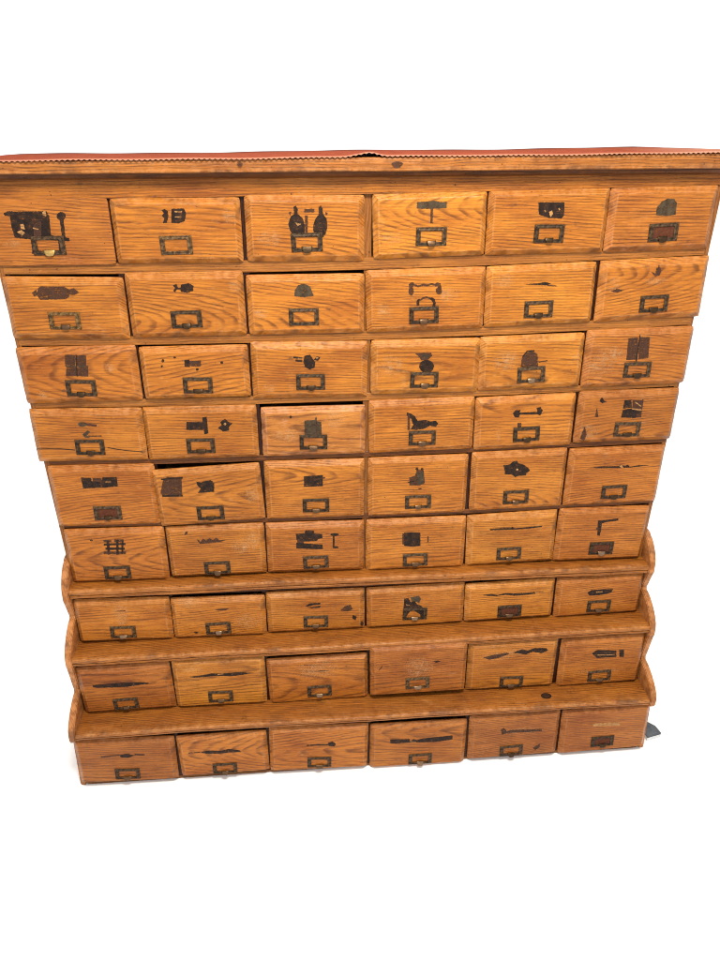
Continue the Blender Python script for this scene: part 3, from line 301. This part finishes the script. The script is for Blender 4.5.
# ---------------------------------------------------------------- mesh helpers
def link(name, bm, mats, parent=None, loc=(0, 0, 0), rot=(0, 0, 0), tint=None, smooth=False, label=None, kind=None):
    me = bpy.data.meshes.new(name); bm.to_mesh(me); bm.free()
    for m in (mats if isinstance(mats, (list, tuple)) else [mats]): me.materials.append(m)
    if smooth:
        for p in me.polygons: p.use_smooth = True
    o = bpy.data.objects.new(name, me); COL.objects.link(o)
    o.location = loc; o.rotation_euler = rot
    if parent: o.parent = parent
    if tint: o.color = tuple(tint) + (1,)
    if label: o['label'] = label
    if kind: o['kind'] = kind
    return o

def box(bm, x0, x1, y0, y1, z0, z1, mat=0, bev=0.0):
    vs = [bm.verts.new(p) for p in ((x0, y0, z0), (x1, y0, z0), (x1, y1, z0), (x0, y1, z0), (x0, y0, z1), (x1, y0, z1), (x1, y1, z1), (x0, y1, z1))]
    fs = [bm.faces.new([vs[i] for i in q]) for q in ((0, 1, 5, 4), (1, 2, 6, 5), (2, 3, 7, 6), (3, 0, 4, 7), (4, 5, 6, 7), (3, 2, 1, 0))]
    for f in fs: f.material_index = mat
    if bev:
        bmesh.ops.bevel(bm, geom=list({e for f in fs for e in f.edges}), offset=bev, segments=2, affect='EDGES')

def lerp(a, b, t): return a + (b - a) * t
def quad(c, x): return (c[0] * x + c[1]) * x + c[2]

def loft(bm, prof_at, xs, caps=True, mat=0):
    """sweep a (y, z) profile, which may change with x, along x"""
    rows = []
    for x in xs: rows.append([bm.verts.new((x, y, z)) for y, z in prof_at(x)])
    n = len(rows[0])
    for a, b in zip(rows[:-1], rows[1:]):
        for i in range(n):
            f = bm.faces.new((a[i], a[(i + 1) % n], b[(i + 1) % n], b[i])); f.material_index = mat
    if caps:
        bm.faces.new(rows[0][::-1]); bm.faces.new(rows[-1])
    return rows

def ragged(pts, rnd, step=0.0016, amp=0.00045):
    out = []
    for i, p in enumerate(pts):
        q = pts[(i + 1) % len(pts)]
        n = max(1, int(math.hypot(q[0] - p[0], q[1] - p[1]) / step))
        for j in range(n):
            t = j / n
            out.append((lerp(p[0], q[0], t) + rnd.uniform(-amp, amp), lerp(p[1], q[1], t) + rnd.uniform(-amp, amp)))
    return out

def flat_poly(bm, pts, y, mat):
    vs = [bm.verts.new((u, y, v)) for u, v in pts]
    for tri in tessellate_polygon([[Vector((u, v, 0)) for u, v in pts]]):
        t = [vs[i] for i in tri]
        if len(set(t)) < 3: continue
        try: f = bm.faces.new(t)
        except ValueError: continue
        f.material_index = mat
        f.normal_update()
        if f.normal.y > 0: f.normal_flip()

def wear_glare_layer(bm): return bm.verts.layers.float.get('wear_glare') or bm.verts.layers.float.new('wear_glare')

# ---------------------------------------------------------------- setting
FLOOR = -0.0505
bm = bmesh.new()
fl = [bm.verts.new(p) for p in ((-9, -6, FLOOR), (9, -6, FLOOR), (9, 12, FLOOR), (-9, 12, FLOOR))]
bm.faces.new(fl)
k = NT('white_floor')
link('floor', bm, k.done(k.bsdf((0.97, 0.97, 0.97), 0.9, spec=0.1)), kind='structure')

# ---------------------------------------------------------------- the cabinet
cab = bpy.data.objects.new('drawer_cabinet', None); COL.objects.link(cab)
cab.location = (0, 0.05, FLOOR + .0005); cab.empty_display_size = 0.3
cab['label'] = 'tall old oak hardware cabinet with nine rows of small drawers and stepped base'
cab['category'] = 'cabinet'
bpy.context.view_layer.update()
def part(name, bm, mats, loc=(0, 0, 0), rot=(0, 0, 0), tint=None, label=None, parent=None, smooth=False):
    o = link(name, bm, mats, parent or cab, loc, rot, tint, smooth, label)
    if parent is None:
        o.location = Vector(loc) + Vector((0, -0.05, 0.05))
    return o

FACE = 0.0142           # face frame stands this far behind the drawer fronts
BACK = 0.215
XL, XR = -0.712, 0.708
def col_x(c, r, z):
    if r < 6: return EDGE_UP[c][0] * z + EDGE_UP[c][1]
    return EDGE_LOW[c][r - 6]
def xs_for(n=25, a=None, b=None):
    a = XL if a is None else a; b = XR if b is None else b
    return [lerp(a, b, i / (n - 1)) for i in range(n)]
rnd = random.Random(5)

# rails between the rows of drawers (follow the slight sag of each row)
def wavy(seed, amp):
    r_ = random.Random(seed); ph = [r_.uniform(0, 6.3) for _ in range(3)]
    return lambda x: amp * (math.sin(7 * x + ph[0]) + 0.6 * math.sin(19 * x + ph[1]) + 0.3 * math.sin(53 * x + ph[2]))
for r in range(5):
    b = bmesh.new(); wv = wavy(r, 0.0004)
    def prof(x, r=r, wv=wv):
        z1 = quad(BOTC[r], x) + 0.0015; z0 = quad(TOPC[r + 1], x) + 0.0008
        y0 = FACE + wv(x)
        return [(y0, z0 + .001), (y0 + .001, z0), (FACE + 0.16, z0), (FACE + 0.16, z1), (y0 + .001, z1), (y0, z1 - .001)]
    loft(b, prof, xs_for(41)); part('rail', b, W_RAIL, tint=(1.25, 1.22, 1.2) if r < 3 else (.55, .46, .46))  # lower rails carry the shade of the seams in their dark tint

# uprights between neighbouring drawers, one board per column line for the upper block
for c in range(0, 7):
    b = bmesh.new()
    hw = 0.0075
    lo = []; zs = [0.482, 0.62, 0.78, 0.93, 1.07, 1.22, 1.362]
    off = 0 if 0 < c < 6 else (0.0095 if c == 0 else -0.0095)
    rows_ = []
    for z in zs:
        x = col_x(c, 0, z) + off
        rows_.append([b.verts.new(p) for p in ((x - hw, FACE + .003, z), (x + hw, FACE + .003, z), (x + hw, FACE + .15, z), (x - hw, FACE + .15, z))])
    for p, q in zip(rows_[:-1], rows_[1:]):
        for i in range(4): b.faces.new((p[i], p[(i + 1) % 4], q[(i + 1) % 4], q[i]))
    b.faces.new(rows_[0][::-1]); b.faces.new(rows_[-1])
    part('upright', b, W_STILE, tint=(1, 1, 1) if c == 3 else (.13, .08, .07))  # all but the middle upright: seam shade and grime put into the tint
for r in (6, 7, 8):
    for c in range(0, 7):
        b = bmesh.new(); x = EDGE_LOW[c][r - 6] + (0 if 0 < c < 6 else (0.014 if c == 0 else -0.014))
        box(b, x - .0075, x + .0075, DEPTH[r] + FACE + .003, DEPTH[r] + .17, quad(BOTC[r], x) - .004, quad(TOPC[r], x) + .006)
        part('upright', b, W_STILE, tint=(.13, .08, .07))  # dark tint again paints in the shade and grime between drawers

# sides of the upper block, back, bottom
for sx, nm in ((-1, 'L'), (1, 'R')):
    b = bmesh.new()
    c = 0 if sx < 0 else 6
    prev = None
    for z in (0.45, 0.6, 0.9, 1.2, 1.384):
        xo = EDGE_UP[c][0] * z + EDGE_UP[c][1] + sx * 0.001
        q = [b.verts.new(p) for p in ((xo, FACE, z), (xo - sx * .010, FACE, z), (xo - sx * .010, BACK, z), (xo, BACK, z))]
        if prev:
            for i in range(4): b.faces.new((prev[i], prev[(i + 1) % 4], q[(i + 1) % 4], q[i]))
        else: b.faces.new(q)
        prev = q
    b.faces.new(prev); bmesh.ops.recalc_face_normals(b, faces=b.faces)
    part('side_panel', b, W_STILE)
b = bmesh.new(); box(b, -0.70, 0.70, BACK - .012, BACK - .001, -.05, 1.384); part('back_panel', b, W_RAIL, tint=(.6, .6, .6))
b = bmesh.new(); box(b, -0.732, 0.730, DEPTH[8] + FACE + .002, BACK - .013, -.050, -.0415); part('bottom_board', b, W_RAIL, tint=(.7, .7, .7))

# scalloped outer sides of the stepped base
def half_w(z): return .7225 + (.5 - z) * .05      # the base widens a little towards the floor
def scallop():
    P = [(BACK, 0.556), (0.030, 0.556), (0.020, 0.554)]   # (y, z) down the front edge, from the top
    steps = [(0.013, 0.548, DEPTH[6] - .0085, 0.488, 0.4640), (-0.006, 0.398, DEPTH[7] - .0085, 0.328, 0.3060), (-0.055, 0.208, DEPTH[8] - .0085, 0.144, 0.1260)]
    for i, (yt, zt_, yf, zs, zn) in enumerate(steps):
        H = zt_ - zs
        for t, f in ((0, 0), (.04, .16), (.12, .32), (.26, .52), (.42, .70), (.60, .85), (.80, .96), (1.0, 1.0)):
            P.append((lerp(yt, yf, f), zt_ - H * t))
        P.append((yf + .0005, zn)); P.append((yf + .004, zn - .008))
        if i < 2:
            yn, nz = steps[i + 1][:2]
            P.append((lerp(yf, yn, .55), lerp(zn, nz, .45))); P.append((lerp(yf, yn, .85), lerp(zn, nz, .75))); P.append((yn + .0015, lerp(zn, nz, .93)))
    P.append((DEPTH[8] + FACE + .001, 0.112)); P.append((DEPTH[8] + FACE + .001, -0.050)); P.append((BACK, -0.050))
    return P
for sx in (-1, 1):
    b = bmesh.new(); P = scallop(); th = .0155
    offs = (half_w, lambda z: half_w(z) - th)
    if sx > 0: offs = offs[::-1]
    A = [b.verts.new((sx * offs[0](z), y, z)) for y, z in P]; B_ = [b.verts.new((sx * offs[1](z), y, z)) for y, z in P]
    n = len(P)
    for i in range(n): b.faces.new((A[i], A[(i + 1) % n], B_[(i + 1) % n], B_[i]))
    fa = b.faces.new(A[::-1]); fb = b.faces.new(B_)
    bmesh.ops.recalc_face_normals(b, faces=b.faces)
    es = [e for e in set(fa.edges) | set(fb.edges)]
    bmesh.ops.bevel(b, geom=es, offset=.0022, segments=2, affect='EDGES')
    w = wear_glare_layer(b)
    for v in b.verts: v[w] = 0.75 if v.co.y < BACK - .02 else 0
    part('scalloped_side', b, W_STILE, tint=(1.35, 1.3, 1.35))

# the three stepped shelves with rounded noses
NOSE = {5: (BOTC[5][2] - .0008, 0.0240), 6: (BOTC[6][2] - .0008, 0.0215), 7: (BOTC[7][2] - .0008, 0.0180)}
for r in (5, 6, 7):
    b = bmesh.new(); w = wear_glare_layer(b)
    zt_, th = NOSE[r]; yf = DEPTH[r + 1] - .007; yb = DEPTH[r] + FACE - .0004; wv = wavy(20 + r, .0006)
    ext = 0.0 if r < 7 else 0.0
    def prof(x, r=r):
        zb_ = quad(BOTC[r], x) - .0012
        zf = zt_ + (quad(BOTC[r], x) - quad(BOTC[r], 0)) + wv(x)
        y = yf + wv(x * 1.7 + .3)
        return [(yb, zb_), (lerp(yb, y, .35), lerp(zb_, zf, .5)), (y + .012, zf), (y + .004, zf - .0008), (y + .001, zf - .003), (y, zf - .006), (y + .0008, zf - th * .52),
                (y + .0042, zf - th * .58), (y + .0046, zf - th * .66), (y + .0018, zf - th * .74), (y + .003, zf - th + .001), (y + .006, zf - th), (yb + .10, zf - th), (yb + .10, zb_)]
    rows = loft(b, prof, xs_for(81, -half_w(zt_) + .0157, half_w(zt_) - .0157))
    for rw in rows:
        for i in (3, 4): rw[i][w] = 0.8
        for i in (2, 5, 6, 8, 9): rw[i][w] = 0.3
    bmesh.ops.recalc_face_normals(b, faces=b.faces)
    if r == 7:      # a knot near the right end of the lowest shelf
        def zsurf(x, y):
            pr = prof(x); (ya, za), (yb2, zb2) = pr[1], pr[2]
            return lerp(za, zb2, (y - ya) / (yb2 - ya)) + .0006
        for rad, mi in ((0.0125, 1), (0.0075, 2)):
            cx, cy = 0.461, -0.100
            ring = [b.verts.new((cx + rad * 1.1 * math.cos(a), cy + rad * .85 * math.sin(a), zsurf(cx, cy + rad * .85 * math.sin(a)) + (.0002 if mi == 2 else 0))) for a in [i * math.pi / 9 for i in range(18)]]
            f = b.faces.new(ring); f.material_index = mi
            f.normal_update()
            if f.normal.z < 0: f.normal_flip()
    part('stepped_shelf', b, [W_SHELF, M_CRACK, M_FADE], tint=(1.0, .98, .95))
    # rail below each nose, with the shade there put into its dark tint
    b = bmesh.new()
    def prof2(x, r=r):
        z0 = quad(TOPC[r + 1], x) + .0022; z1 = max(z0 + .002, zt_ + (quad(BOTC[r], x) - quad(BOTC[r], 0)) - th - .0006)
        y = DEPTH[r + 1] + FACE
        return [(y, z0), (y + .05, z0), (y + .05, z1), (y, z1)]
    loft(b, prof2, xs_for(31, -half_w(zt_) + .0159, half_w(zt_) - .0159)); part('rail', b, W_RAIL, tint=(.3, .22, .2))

# bottom rail below the lowest drawers sits almost on the floor
# frieze, moulding and top board
b = bmesh.new(); wv = wavy(40, .0005)
def prof(x): 
    z0 = quad(TOPC[0], x) - .001
    return [(0.0085 + wv(x), z0), (FACE + .02, z0), (FACE + .02, 1.386), (0.0085 + wv(x + .2), 1.386)]
loft(b, prof, xs_for(41, -0.7175, 0.7145)); part('frieze_board', b, W_DRAWER, tint=(.80, .78, .82))
b = bmesh.new(); wv2 = wavy(41, .0006)
def prof(x):
    y = -0.004; d = wv2(x)
    return [(y + .008, 1.3862), (BACK - .02, 1.3862), (BACK - .02, 1.3975), (y - .004, 1.3975), (y - .0035 + d * .3, 1.394), (y + .0005 + d * .3, 1.3895)]
loft(b, prof, xs_for(61, -0.722, 0.720)); part('moulding', b, W_RAIL, tint=(.42, .34, .32))  # tint darkened to paint the shadow line under the top board
b = bmesh.new(); w = wear_glare_layer(b); wv3 = wavy(42, .0007)
def prof(x):
    y = -0.022 + wv3(x); zt_ = 1.4222 + .0012 * math.sin(x * 2.1) + 0.0022 * x; zb_ = 1.3977
    return [(y + .002, zb_), (BACK + .01, zb_), (BACK + .01, zt_), (y + .0025, zt_), (y + .0005, zt_ - .001), (y, zt_ - .004), (y - .0003 + wv3(x * 3) * .5, lerp(zt_, zb_, .5)), (y, zb_ + .002)]
rows = loft(b, prof, xs_for(121, -0.722, 0.738))
for rw in rows:
    for i in (3, 4, 5): rw[i][w] = 0.7
    rw[7][w] = 0.9; rw[0][w] = .6
bmesh.ops.recalc_face_normals(b, faces=b.faces)
for cx, cz, rx, rz in ((0.055, 1.4095, .010, .0055), (-0.236, 1.412, .005, .004)):
    ring = [(cx + rx * math.cos(a) * (1 + .2 * math.sin(3 * a)), cz + rz * math.sin(a)) for a in [i * math.pi / 10 for i in range(20)]]
    flat_poly(b, ring, -0.0245, 1)
part('top_board', b, [W_SHELF, M_FADE], tint=(.92, .90, .90))

# ---------------------------------------------------------------- drawers
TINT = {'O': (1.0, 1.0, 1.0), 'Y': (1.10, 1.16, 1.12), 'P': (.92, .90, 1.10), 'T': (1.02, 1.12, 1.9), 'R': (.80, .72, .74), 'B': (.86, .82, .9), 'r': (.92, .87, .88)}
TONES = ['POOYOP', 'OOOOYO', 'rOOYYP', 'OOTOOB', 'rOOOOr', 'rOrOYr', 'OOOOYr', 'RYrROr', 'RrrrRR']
TABS = ['b-pgdd', 'gd-gdd', 'dddgGd', 'ddggdd', 'ddgggd', 'gggggG', 'GGgGgg', 'ggGGgg', 'gggGdd']
TABC = {'b': (1.1, .85, .35), 'd': (.13, .09, .06), 'g': (.28, .19, .13), 'G': (.52, .40, .31), 'p': (.2, .15, .1)}
CARDS = {(0, 5), (4, 0), (5, 5), (6, 4), (8, 5)}
PULLED = {(7, 3): (.013, .0075), (4, 1): (.003, .001), (2, 1): (.003, .001)}   # drawers left a little open
ROWN = ['top', 'second', 'third', 'fourth', 'fifth', 'sixth', 'seventh', 'eighth', 'bottom']

def drawer_front(bm, wd, ht, flat, seed):
    rnd = random.Random(seed); w = wear_glare_layer(bm)
    ch = 0.0115 + rnd.uniform(-.001, .0014)
    if flat: rings = [(0, .0135, 0), (0, .0092, .2), (.0006, .0086, .3), (.0016, .0082, .15), (.006, .0080, 0)]
    else: rings = [(0, .0135, .1), (0, .0112, .7), (.0007, .0102, .9), (ch - .0012, .0008, .55), (ch + .0004, .0001, .7), (ch + .003, 0, .0)]
    hx, hz = wd / 2, ht / 2
    NX, NZ = 26, 14
    loops = []
    jit = {}
    corner_round = rnd.uniform(.0006, .0018)
    for ri, (ins, y, we) in enumerate(rings):
        L = []
        pts = []
        for i in range(NX): pts.append((lerp(-hx + ins, hx - ins, i / NX), -hz + ins, 'b', i))
        for i in range(NZ): pts.append((hx - ins, lerp(-hz + ins, hz - ins, i / NZ), 'r', i))
        for i in range(NX): pts.append((lerp(hx - ins, -hx + ins, i / NX), hz - ins, 't', i))
        for i in range(NZ): pts.append((-hx + ins, lerp(hz - ins, -hz + ins, i / NZ), 'l', i))
        for (x, z, s, i) in pts:
            a = .00030 if ri > 0 else .0
            key = (s, i, ri)
            dx, dz = rnd.uniform(-a, a), rnd.uniform(-a, a)
            if i == 0:   # soften the corners
                x -= math.copysign(corner_round * (1 if ri < 3 else .4), x); z -= math.copysign(corner_round * (1 if ri < 3 else .4), z)
            v = bm.verts.new((x + dx, y + rnd.uniform(-a, a) * .4, z + dz)); v[w] = we * rnd.uniform(.5, 1.2)
            L.append(v)
        loops.append(L)
    n = len(loops[0])
    bm.faces.new(loops[0])
    for a, b in zip(loops[:-1], loops[1:]):
        for i in range(n): bm.faces.new((a[i], a[(i + 1) % n], b[(i + 1) % n], b[i]))
    bm.faces.new(loops[-1])
    bmesh.ops.recalc_face_normals(bm, faces=bm.faces)
    return rings[-1][1]

def scuff(bm, cx, cz, rx, rz, y, mat, full=False):
    w = wear_glare_layer(bm)
    c = bm.verts.new((cx, y, cz)); c[w] = 1.0
    prev = None
    rr = []
    for k_, (f, al) in enumerate(((.5, .8), (.8, .35), (1.0, 0.0))):
        ring = []
        for i in range(20):
            a = i * math.pi / 10
            v = bm.verts.new((cx + rx * f * math.cos(a), y, cz + rz * f * math.sin(a))); v[w] = al; ring.append(v)
        rr.append(ring)
    fs = []
    for i in range(20):
        j = (i + 1) % 20
        fs.append(bm.faces.new((c, rr[0][i], rr[0][j])))
        for a, b in ((rr[0], rr[1]), (rr[1], rr[2])): fs.append(bm.faces.new((a[i], b[i], b[j], a[j])))
    for f in fs:
        f.material_index = mat; f.normal_update()
        if f.normal.y > 0: f.normal_flip()

def label_holder(seed):
    bm = bmesh.new(); r_ = random.Random(seed)
    W2, H2, bw = 0.0308, 0.0176, 0.0094
    bt = 0.0068
    # raised rim, flange and inner lip as rings: (x inset, z inset, y)
    prof = [(0, 0, 0), (0, 0, -.0011), (.0008, .0008, -.0019), (bw * .45, bt * .4, -.0012), (bw * .75, bt * .75, -.0023), (bw, bt, -.0020), (bw, bt, 0.0)]
    L = []
    for ix, iz, y in prof:
        L.append([bm.verts.new((sx * (W2 - ix), y, sz * (H2 - iz))) for sx, sz in ((-1, -1), (1, -1), (1, 1), (-1, 1))])
    for a, b in zip(L[:-1], L[1:]):
        for i in range(4): bm.faces.new((a[i], a[(i + 1) % 4], b[(i + 1) % 4], b[i]))
    # small nail ears at the upper corners and sides
    for sx in (-1, 1):
        for sz in (-1, 1):
            bmesh.ops.create_uvsphere(bm, u_segments=8, v_segments=5, radius=.0021, matrix=Matrix.Translation((sx * (W2 - .0032), -.0022, sz * (H2 - .0030))) @ Matrix.Diagonal((1, .5, 1, 1)))
    bmesh.ops.recalc_face_normals(bm, faces=bm.faces)
    return bm

def pull_tab(seed):
    bm = bmesh.new(); r_ = random.Random(seed)
    hw = .0095 + r_.uniform(-.001, .0015); ln = .0108 + r_.uniform(-.0015, .0015)
    NXx, NZz = 8, 6; g = []
    for side in (0, 1):
        G = []
        for j in range(NZz + 1):
            t = j / NZz
            row_ = []
            for i in range(NXx + 1):
                u = -1 + 2 * i / NXx
                wd = hw * (1 - .45 * t ** 2.2)
                y = -.0024 - .0042 * math.sin(t * 1.6) - .0016 * (1 - u * u) * (1 - t) + side * .0011
                z = -.0075 - ln * t * (1 - .10 * u * u)
                row_.append(bm.verts.new((u * wd, y, z)))
            G.append(row_)
        g.append(G)
    for s, G in enumerate(g):
        for j in range(NZz):
            for i in range(NXx): bm.faces.new((G[j][i], G[j][i + 1], G[j + 1][i + 1], G[j + 1][i]))
    A, B = g
    per = [(0, i) for i in range(NXx)] + [(j, NXx) for j in range(NZz)] + [(NZz, i) for i in range(NXx, 0, -1)] + [(j, 0) for j in range(NZz, 0, -1)]
    for q, (a, c) in enumerate(per):
        a2, c2 = per[(q + 1) % len(per)]
        bm.faces.new((A[a][c], A[a2][c2], B[a2][c2], B[a][c]))
    bmesh.ops.recalc_face_normals(bm, faces=bm.faces)
    return bm

for (r, c, (cx, cz, wd, ht, roll), hp, lab, shapes) in DRAWERS:
    rd = random.Random(r * 17 + c * 3 + 1)
    bm = bmesh.new()
    flat = (r, c) == (0, 0)
    yface = drawer_front(bm, wd + .0006, ht + .0008, flat, r * 10 + c)
    # drawer box behind the front
    bx, bz = wd / 2 - .020, ht / 2 - .012
    box(bm, -bx, -bx + .008, .0137, .175, -bz, bz - .008, 1); box(bm, bx - .008, bx, .0137, .175, -bz, bz - .008, 1)
    box(bm, -bx + .0082, bx - .0082, .0137, .175, -bz, -bz + .005, 1); box(bm, -bx + .0082, bx - .0082, .167, .175, -bz + .0052, bz - .008, 1)
    pics = []
    for kind, pts in shapes:
        if kind == 'S':
            scuff(bm, pts[0], pts[1], pts[2], pts[3], yface - .00025, 2)
        elif kind == 'S2':
            flat_poly(bm, ragged(pts, rd), yface - .00025, 4)
        elif kind == 'C':
            flat_poly(bm, ragged(pts, rd, .003, .0002), yface - .0003, 3)
        else:
            us = [p[0] for p in pts]; vs_ = [p[1] for p in pts]
            pics.append([[min(us), min(vs_), max(us), max(vs_)], [(kind, pts)]])
    merged = True
    while merged:                     # pieces that touch belong to one picture
        merged = False
        for i in range(len(pics)):
            for j in range(i + 1, len(pics)):
                A, B = pics[i][0], pics[j][0]
                if A[0] - .0022 < B[2] and B[0] - .0022 < A[2] and A[1] - .0022 < B[3] and B[1] - .0022 < A[3]:
                    pics[i] = [[min(A[0], B[0]), min(A[1], B[1]), max(A[2], B[2]), max(A[3], B[3])], pics[i][1] + pics[j][1]]
                    del pics[j]; merged = True; break
            if merged: break
    pics.sort(key=lambda q: -(q[0][2] - q[0][0]) * (q[0][3] - q[0][1]))
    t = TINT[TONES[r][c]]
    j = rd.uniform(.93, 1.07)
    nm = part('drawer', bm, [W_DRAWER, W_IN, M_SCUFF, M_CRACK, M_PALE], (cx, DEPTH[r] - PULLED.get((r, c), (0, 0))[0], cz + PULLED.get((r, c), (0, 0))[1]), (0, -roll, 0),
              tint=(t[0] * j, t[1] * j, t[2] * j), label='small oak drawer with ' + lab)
    for bb, its in pics:
        pic = bmesh.new()
        for layer, (kind, pts) in enumerate(its):
            flat_poly(pic, ragged(pts, rd), yface - .0003 - .00006 * layer, {'D': 0, 'F': 1, 'G': 2, 'P': 3}[kind])
        part('worn_picture', pic, [M_DARK, M_FADE, M_GREY, M_PALE], parent=nm, label=lab if (len(pics) == 1) else None)
    hy = yface - .0003; hp = (hp[0], hp[1] + (.0015 if r < 7 else .0055))
    hroll = rd.uniform(-.03, .03)
    g = rd.uniform(.75, 1.3); brass = {(1, 0): (2.2, 2.1, 1.4), (0, 1): (1.7, 1.65, 1.4), (6, 0): (1.4, 1.4, 1.2), (7, 3): (1.6, 1.65, 1.5)}.get((r, c), (g, g, g))
    part('label_holder', label_holder(r * 7 + c), M_BRONZE, (hp[0], hy, hp[1]), (0, hroll, 0), tint=brass, parent=nm)
    tb = TABS[r][c]
    if tb != '-':
        part('pull_tab', pull_tab(r * 7 + c), M_TAB, (hp[0] + rd.uniform(-.001, .001), hy, hp[1]), (rd.uniform(-.15, .1), hroll, 0), tint=TABC[tb], parent=nm, smooth=True)
    if (r, c) in CARDS:
        b = bmesh.new(); box(b, -.0212, .0212, -.0007, -.0002, -.0110, .0110)
        part('label_card', b, M_CARD, (hp[0], hy, hp[1]), (0, hroll, 0), parent=nm)

# ---------------------------------------------------------------- red cloth on top
k = NT('red_cloth'); tc_ = k.n('ShaderNodeTexCoord'); at = k.n('ShaderNodeAttribute', attribute_name='wear_glare')
wv_ = k.n('ShaderNodeTexWave', wave_type='BANDS', bands_direction='X'); k.t.links.new(tc_.outputs['Object'], wv_.inputs[0]); wv_.inputs['Scale'].default_value = 160
nn = k.noise(tc_.outputs['Object'], 60, 4, 0.6)
cc = k.mix(k.remap(nn, 0.3, 0.7), (0.19, 0.038, 0.016), (0.26, 0.056, 0.026))
cc = k.mix(k.math('MULTIPLY', at.outputs['Fac'], 0.85), cc, (0.42, 0.20, 0.13))  # pale cut edge, plus glare painted into the red
M_CLOTH = k.done(k.bsdf(cc, 0.95, 0, k.math('ADD', wv_.outputs['Fac'], nn), 0.4, 0.0006, 0.0, 0.03))
bm = bmesh.new(); w = wear_glare_layer(bm)
NXc = 900; x0, x1 = -0.722, 0.736
ys = [-0.0255, -0.0235, -0.018, 0.0, 0.04, 0.09, 0.14, 0.20]
rows = []
def ztop(x): return 1.4222 + .0012 * math.sin(x * 2.1) + 0.0022 * x
for i in range(NXc + 1):
    x = lerp(x0, x1, i / NXc); t = i % 6
    tooth = abs(t - 3) / 3.0
    bump = 0.0066 * math.exp(-((x - 0.004) / 0.020) ** 2) + 0.0022 * math.exp(-((x + .022) / .016) ** 2)
    row_ = []
    for j, y in enumerate(ys):
        yy = y; fall = max(0.0, 1 - (y + .025) / .11)
        wz = .0005 * math.sin(x * 31 + y * 40) + .0005 * math.sin(x * 11 + 1)
        z = ztop(x) + .0019 + wz + bump * fall + (0.0016 * math.sin(x * 5 + 2) ** 2 if j > 4 else 0)
        if j == 0: yy = y - .0010 * tooth; z -= .0008 + .0020 * tooth
        if j == 1: z -= .0004
        xx = x
        if x > 0.60: yy = min(yy, lerp(.20, .055, min(1, (x - .60) / .12)) + j * .0004)
        if x < -0.66 and j > 3: xx = max(x, -0.722 + (y / .2) * .022)
        v = bm.verts.new((xx, yy, z)); v[w] = (1.0 if j == 0 else .55 if j == 1 else 0.1 if j == 2 else 0) + .7 * max(0, min(1, (x - .52) / .16)) * (1 if 0 < j < 6 else 0)  # right end lightened as painted glare
        row_.append(v)
    rows.append(row_)
for a, b_ in zip(rows[:-1], rows[1:]):
    for j in range(len(ys) - 1): bm.faces.new((a[j], b_[j], b_[j + 1], a[j + 1]))
cl = link('cloth', bm, M_CLOTH, smooth=True)
sol = cl.modifiers.new('thickness', 'SOLIDIFY'); sol.thickness = .0008; sol.offset = 1
cl['label'] = 'red cloth runner with pale zigzag cut edge lying along the top of the cabinet'
cl['category'] = 'cloth'

# ---------------------------------------------------------------- metal plate on the floor at the right
bm = bmesh.new(); w = wear_glare_layer(bm)
P = [(0.768, -0.0935), (0.8115, -0.083), (0.8150, -0.077), (0.8100, -0.052), (0.788, -0.028), (0.768, -0.020)]
A = [bm.verts.new((x, y, -.0500)) for x, y in P]; B_ = [bm.verts.new((x, y, -.0380)) for x, y in P]
n = len(P)
for i in range(n): f = bm.faces.new((A[i], A[(i + 1) % n], B_[(i + 1) % n], B_[i])); f.material_index = 1
bm.faces.new(A[::-1]); tf = bm.faces.new(B_)
bmesh.ops.bevel(bm, geom=list(tf.edges), offset=.0015, segments=2, affect='EDGES')
pl = link('metal_plate', bm, [metal('dark_grey_steel', (.07, .08, .09), (.11, .12, .135), .2, .45), metal('bare_steel_edge', (.5, .52, .52), (.62, .64, .64), .6, .4)])
pl['label'] = "dark grey metal plate on the floor at the cabinet's bottom right corner"
pl['category'] = 'metal plate'
